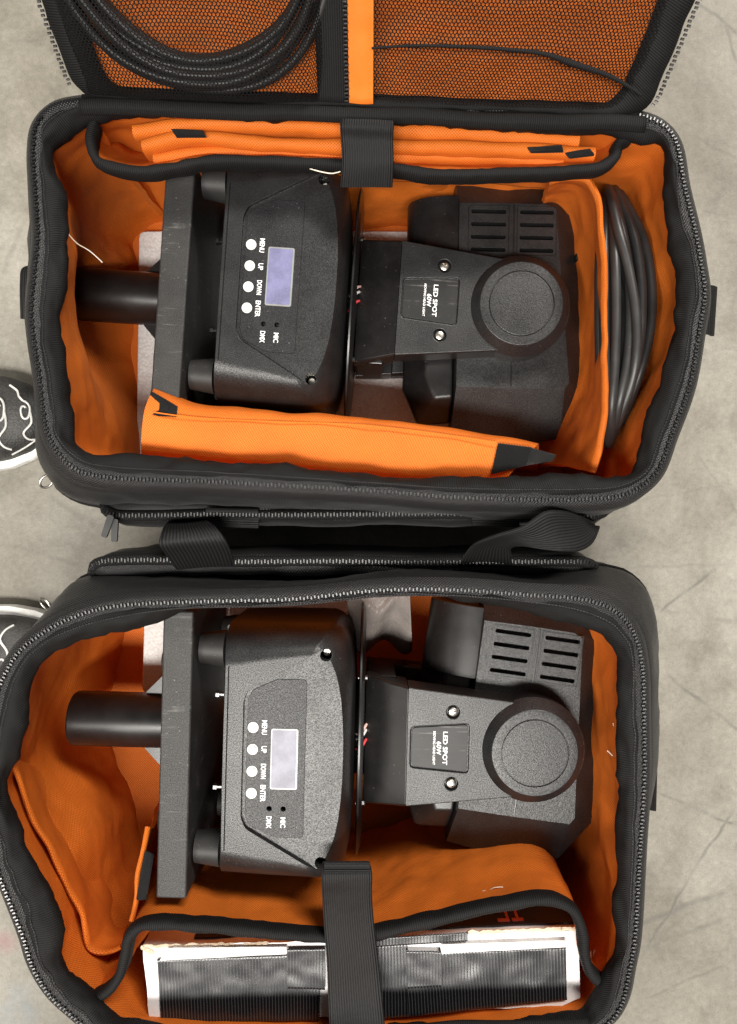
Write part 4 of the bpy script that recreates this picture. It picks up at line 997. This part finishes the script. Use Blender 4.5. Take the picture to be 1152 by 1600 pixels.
    loft('lens_hood', [[((-58 + 46 * math.cos(a)) * mm, y, zc + h * math.sin(a)) for a in np.linspace(0, 2 * PI, 32, endpoint=False)] for y, h in ((0.118, .030), (0.05, .034))], ABS_S, hd, bev=0.001)
    for x, y, z in ((-66, 66, -0.0905), (-66, -76, -0.0905), (66, 60, -0.084)):
        lathe('screw_post', [(0, z - .012), (0.005, z - .012), (0.005, z + .002), (0.0042, z + .003), (0.0028, z + .003), (0.0026, z + .001), (0, z + .001)], ABS_S, hd, center=(x * mm, y * mm, 0), seg=20)
    return root
lightA = build_light()
def copy_tree(o, parent=None):
    c = o.copy(); C.objects.link(c); c.parent = parent
    for ch in list(o.children): copy_tree(ch, c)
    return c
lightB = copy_tree(lightA)
for (lt, x, y, z, rz, hr, lab) in ((lightA, -0.1315, 0.212, 0.205, -3.9, 2.8, 'black stage light with violet blue screen lying in the bag with the mesh lid'),
                                   (lightB, -0.1250, -0.2085, 0.230, -1.5, -6.5, 'black stage light with grey screen lying beside the taped cardboard box')):
    lt.location = (x, y, z); lt.rotation_euler.z = R(rz); lt['label'] = lab
    for ch in lt.children:
        if ch.name.split('.')[0] == 'head': ch.rotation_euler.z = R(hr)
for p in lightB.children_recursive:
    if p.name.split('.')[0] == 'screen_glass': p.data = p.data.copy(); p.data.materials[0] = LCD_B
    if p.name.split('.')[0] == 'mounting_board': p.location.x = 0.001

# ------------------------------------------------------------------ taped cardboard box in the lower bag
zx = 0.216
bc = [P(222, 1480, zx), P(905, 1452, zx), P(908, 1560, zx), P(880, 1572, zx), P(234, 1604, zx)]
bx = empty('cardboard_box', P(570, 1520, .02), 'white cardboard box bound with ribbed black tape under the wide strap', 'box')
def noisy(poly, amp=0.0012, step=0.006, seed=0):
    out = []
    for (x, y) in densify([(p.x, p.y) for p in poly], step): out.append((x + amp * noise.noise(Vector((x * 60, y * 60, seed))), y + amp * noise.noise(Vector((x * 60 + 9, y * 60, seed + 4)))))
    return out
body = noisy(bc); n = len(body)
cx_, cy_ = np.mean([p[0] for p in body]), np.mean([p[1] for p in body])
lo = [[(x, y, z) for x, y in body] for z in (0.02, 0.12, 0.212)] + [[(cx_ + (x - cx_) * .997, cy_ + (y - cy_) * .985, zx) for x, y in body]]
o = loft('carton', lo, CARD, bx, origin=ORIG[bx.name], sharp=40)
# black printed north face with red marks, torn flap edge
nf = [P(300, 1478, zx), P(905, 1453, zx)]
a, b = nf; nrm = Vector((b.y - a.y, -(b.x - a.x), 0)).normalized() * -1
def wall_quad(name, t0, t1, z0, z1, d, mat):
    p, q = a.lerp(b, t0), a.lerp(b, t1); vs = [Vector((p.x, p.y, z0)), Vector((q.x, q.y, z0)), Vector((q.x, q.y, z1)), Vector((p.x, p.y, z1))]
    vs2 = [v + nrm * d for v in vs]; vs = [v + nrm * (d - 0.0015) for v in vs]
    f = [(0, 1, 2, 3), (7, 6, 5, 4), (0, 4, 5, 1), (1, 5, 6, 2), (2, 6, 7, 3), (3, 7, 4, 0)]
    o = mk(name, vs + vs2, f, mat, bx, smooth=False); fixnormals(o); return o
if nrm.y < 0: nrm = -nrm
wall_quad('printed_side', 0.0, 1.0, 0.03, 0.2075, 0.0025, CARDK)
for k, (t0, t1, z0, z1) in enumerate(((.822, .829, .160, .203), (.798, .822, .198, .203), (.798, .822, .182, .187), (.798, .822, .165, .170), (.836, .866, .198, .203), (.848, .855, .160, .198))):
    wall_quad('red_print', t0, t1, z0, z1, 0.0032, REDINK)
# torn ply along the north edge
def torn(p0, p1, seed, w=0.004):
    pts = []; 
    for t in np.linspace(0, 1, 60): q = p0.lerp(p1, t); pts.append((q.x, q.y + 0.0018 * noise.noise(Vector((t * 14, seed, 0))), q.z + 0.0012 * noise.noise(Vector((t * 25, seed, 3)))))
    pts = np.array(pts); rad = np.array([w * (0.55 + 0.5 * abs(noise.noise(Vector((t * 20, seed, 8))))) for t in np.linspace(0, 1, 60)])
    v, f, uv = tube_geo(pts, rad, 6); mk('torn_edge', v, f, TORN, bx, smooth=False)
torn(P(732, 1457, zx - .001), P(904, 1450, zx - .001), 1.0, .0030); torn(P(224, 1478, zx - .001), P(420, 1474, zx - .001), 4.0, .0026); torn(P(903, 1451, zx), P(905, 1478, zx), 6.0, .003); torn(P(222, 1480, zx), P(240, 1488, zx), 7.0, .003)
def sheet4(name, pts, z, mat, thick=0.0009, amp=0.0006, seed=0.0, nu=50, nv=20):
    A, B, Cc, D = PP(pts, z); u = np.linspace(0, 1, nu)[None, :, None]; v = np.linspace(0, 1, nv)[:, None, None]
    A, B, Cc, D = (np.array(q) for q in (A, B, Cc, D))
    G = (A * (1 - u) + B * u) * (1 - v) + (D * (1 - u) + Cc * u) * v
    G = wrinkle(G, amp, 45, seed)
    vv, f, uv = solid(G, thick); o = mk(name, vv, f, mat, bx, uvs=uv, sharp=60); fixnormals(o); return o
sheet4('tape_strip', [(246,1498),(500,1489),(500,1594),(252,1598)], zx + .0012, TAPE, seed=1)
sheet4('tape_strip', [(449,1483),(508,1482),(508,1546),(449,1544)], zx + .0030, TAPE, seed=2, nu=20)
sheet4('tape_strip', [(586,1475),(637,1473),(640,1588),(588,1592)], zx + .0012, TAPE, seed=3, nu=20)
sheet4('tape_strip', [(634,1489),(884,1479),(886,1562),(640,1588)], zx + .0026, TAPE, seed=4)
sheet4('tape_strip', [(634,1486),(690,1487),(691,1541),(636,1544)], zx + .0044, TAPE, seed=5, nu=20)
sheet4('tape_strip', [(588,1466),(731,1457),(731,1470),(588,1479)], zx + .0026, TAPE, seed=6, nu=30, nv=8)
sheet4('card_flap', [(688,1477),(884,1470),(884,1479),(690,1489)], zx + .0036, CARD, 0.0015, seed=7, nv=6)
sheet4('card_flap', [(262,1482),(448,1480),(448,1490),(250,1500)], zx + .0030, CARD, 0.0015, seed=8, nv=6)

# ------------------------------------------------------------------ a pair of trainers standing at the edge
def knit():
    m, nt, b = newmat('grey_knit'); co = vec(nt)
    v = N(nt, 'ShaderNodeTexVoronoi'); link(nt, co, v.inputs['Vector']); v.inputs['Scale'].default_value = 420
    n = noise_tex(nt, co, 26, 3)
    c = mix(nt, ramp(nt, n, [(0.35, (0, 0, 0)), (0.65, (1, 1, 1))]), (0.022, 0.021, 0.020), (0.075, 0.072, 0.068))
    link(nt, mix(nt, mth(nt, 'MULTIPLY', v.outputs['Distance'], 0.6), c, (0.012, 0.012, 0.012)), b.inputs['Base Color'])
    b.inputs['Roughness'].default_value = 0.6; bump(nt, b, v.outputs['Distance'], 0.5, 0.001); return m
KNIT = knit(); SOLE = plastic('white_rubber_sole', (0.62, 0.60, 0.57), 0.55, 0.1, 0.4, 0.5); PIPE = plastic('pale_grey_piping', (0.55, 0.54, 0.52), 0.5, 0, 0.3, 0); SOCK = fabric('dark_sock', (0.01, 0.01, 0.01), (0.03, 0.03, 0.03), kind='rib')
ST = [0, .02, .05, .10, .18, .28, .40, .52, .64, .76, .87, .95, .99, 1.0]
HW = [.004, .018, .028, .038, .046, .050, .049, .045, .041, .038, .036, .030, .018, .004]
HT = [.030, .040, .046, .052, .058, .066, .080, .096, .108, .112, .110, .104, .098, .09]
LEN = 0.285
def shoe_pt(s, a):      # s 0 toe .. 1 heel, a -1..1 across the upper
    w = np.interp(s, ST, HW); h = np.interp(s, ST, HT); th = a * PI / 2
    return Vector((-s * LEN, w * math.copysign(abs(math.sin(th)) ** 0.8, th), 0.022 + (h - 0.022) * max(0, math.cos(th)) ** 0.7))
def build_shoe(label, loc, rz, mir, seed):
    root = empty('trainer', loc, label, 'shoe', 'pair of trainers on the floor', rz); ORIG[root.name] = Vector()
    ss = np.linspace(0, 1, 60); aa = np.linspace(-1, 1, 34); G = np.zeros((60, 34, 3))
    for i, s in enumerate(ss):
        for j, a in enumerate(aa): G[i, j] = shoe_pt(s, a)
    G = wrinkle(G, 0.0008, 40, seed)
    # ankle opening is left out of the upper
    v, f, uv = grid_mesh(G); f2 = []
    for q in f:
        c = sum((Vector(v[k]) for k in q), Vector()) / 4
        if ((c.x + 0.195) / 0.055) ** 2 + (c.y / 0.030) ** 2 < 1 and c.z > .07: continue
        f2.append(q)
    mk('upper', v, f2, KNIT, root, uvs=uv, origin=Vector())
    mk('insole', [(-.195 + .06 * math.cos(t), .034 * math.sin(t), .05) for t in np.linspace(0, 2 * PI, 24, endpoint=False)], [tuple(range(24))], SOCK, root, smooth=False, uvs=[(math.cos(t) * .05, math.sin(t) * .05) for t in np.linspace(0, 2 * PI, 24, endpoint=False)], origin=Vector())
    tube('collar_roll', [Vector((-.195 + .056 * math.cos(t), .031 * math.sin(t), .103 + .010 * -math.cos(t) * .3)) for t in np.linspace(0, 2 * PI, 24, endpoint=False)], .006, KNIT, root, 8, True)
    side = [(-s * LEN, np.interp(s, ST, HW)) for s in np.linspace(0, 1, 50)]; poly = side + [(x, -y) for x, y in side[::-1][1:-1]]
    cxs = -LEN / 2
    def ex(k, e): return [(cxs + (x - cxs) * (1 + e / .14), y * (1 + e / .048)) for x, y in poly]
    lo = [[(x + (.004 if e > .001 else 0) * -1, y - .006 * mir * (e > .001), z) for x, y in ex(0, e)] for z, e in ((0.0005, .0), (.006, .002), (.016, .0032), (.024, .002), (.027, .0))]
    loft('sole', lo, SOLE, root, sharp=50)
    # toe bumper and swirl piping
    def line(pts, r=0.0013): tube('swirl_piping', [shoe_pt(s, a * mir) + Vector((0, 0, .0008)) for s, a in pts], r, PIPE, root, 6, False, 0.003)
    for k in range(3):
        s0 = 0.085 + 0.085 * k; sp = []
        for t in np.linspace(0, 1, 26):
            ang = t * 2 * PI * 1.15; r_ = 1 - 0.72 * t; sp.append((s0 + 0.022 * r_ * math.cos(ang + 1.4), 0.05 + 0.16 * r_ * math.sin(ang + 1.4)))
        line(sp)
        line([(s0 + 0.055, 0.52), (s0 + 0.025, 0.40), (s0 + 0.018, 0.28), (sp[0][0], sp[0][1])]); line([(s0 - .018, 0.02), (s0 - 0.020, -0.14), (s0 + 0.01, -0.32), (s0 + 0.0, -0.50), (s0 - 0.02, -0.62)])
    line([(0.16, -0.78), (0.10, -0.68), (0.05, -0.60), (0.03, -0.45)], .0009)
    return root
build_shoe('grey swirl piped trainer standing beside the bag with the mesh lid', (-0.347, 0.107, 0), R(3), 1, 1.0)
build_shoe('grey swirl piped trainer with toe tucked against the lower gear bag', (-0.318, -0.166, 0), R(-2), -1, 2.0)
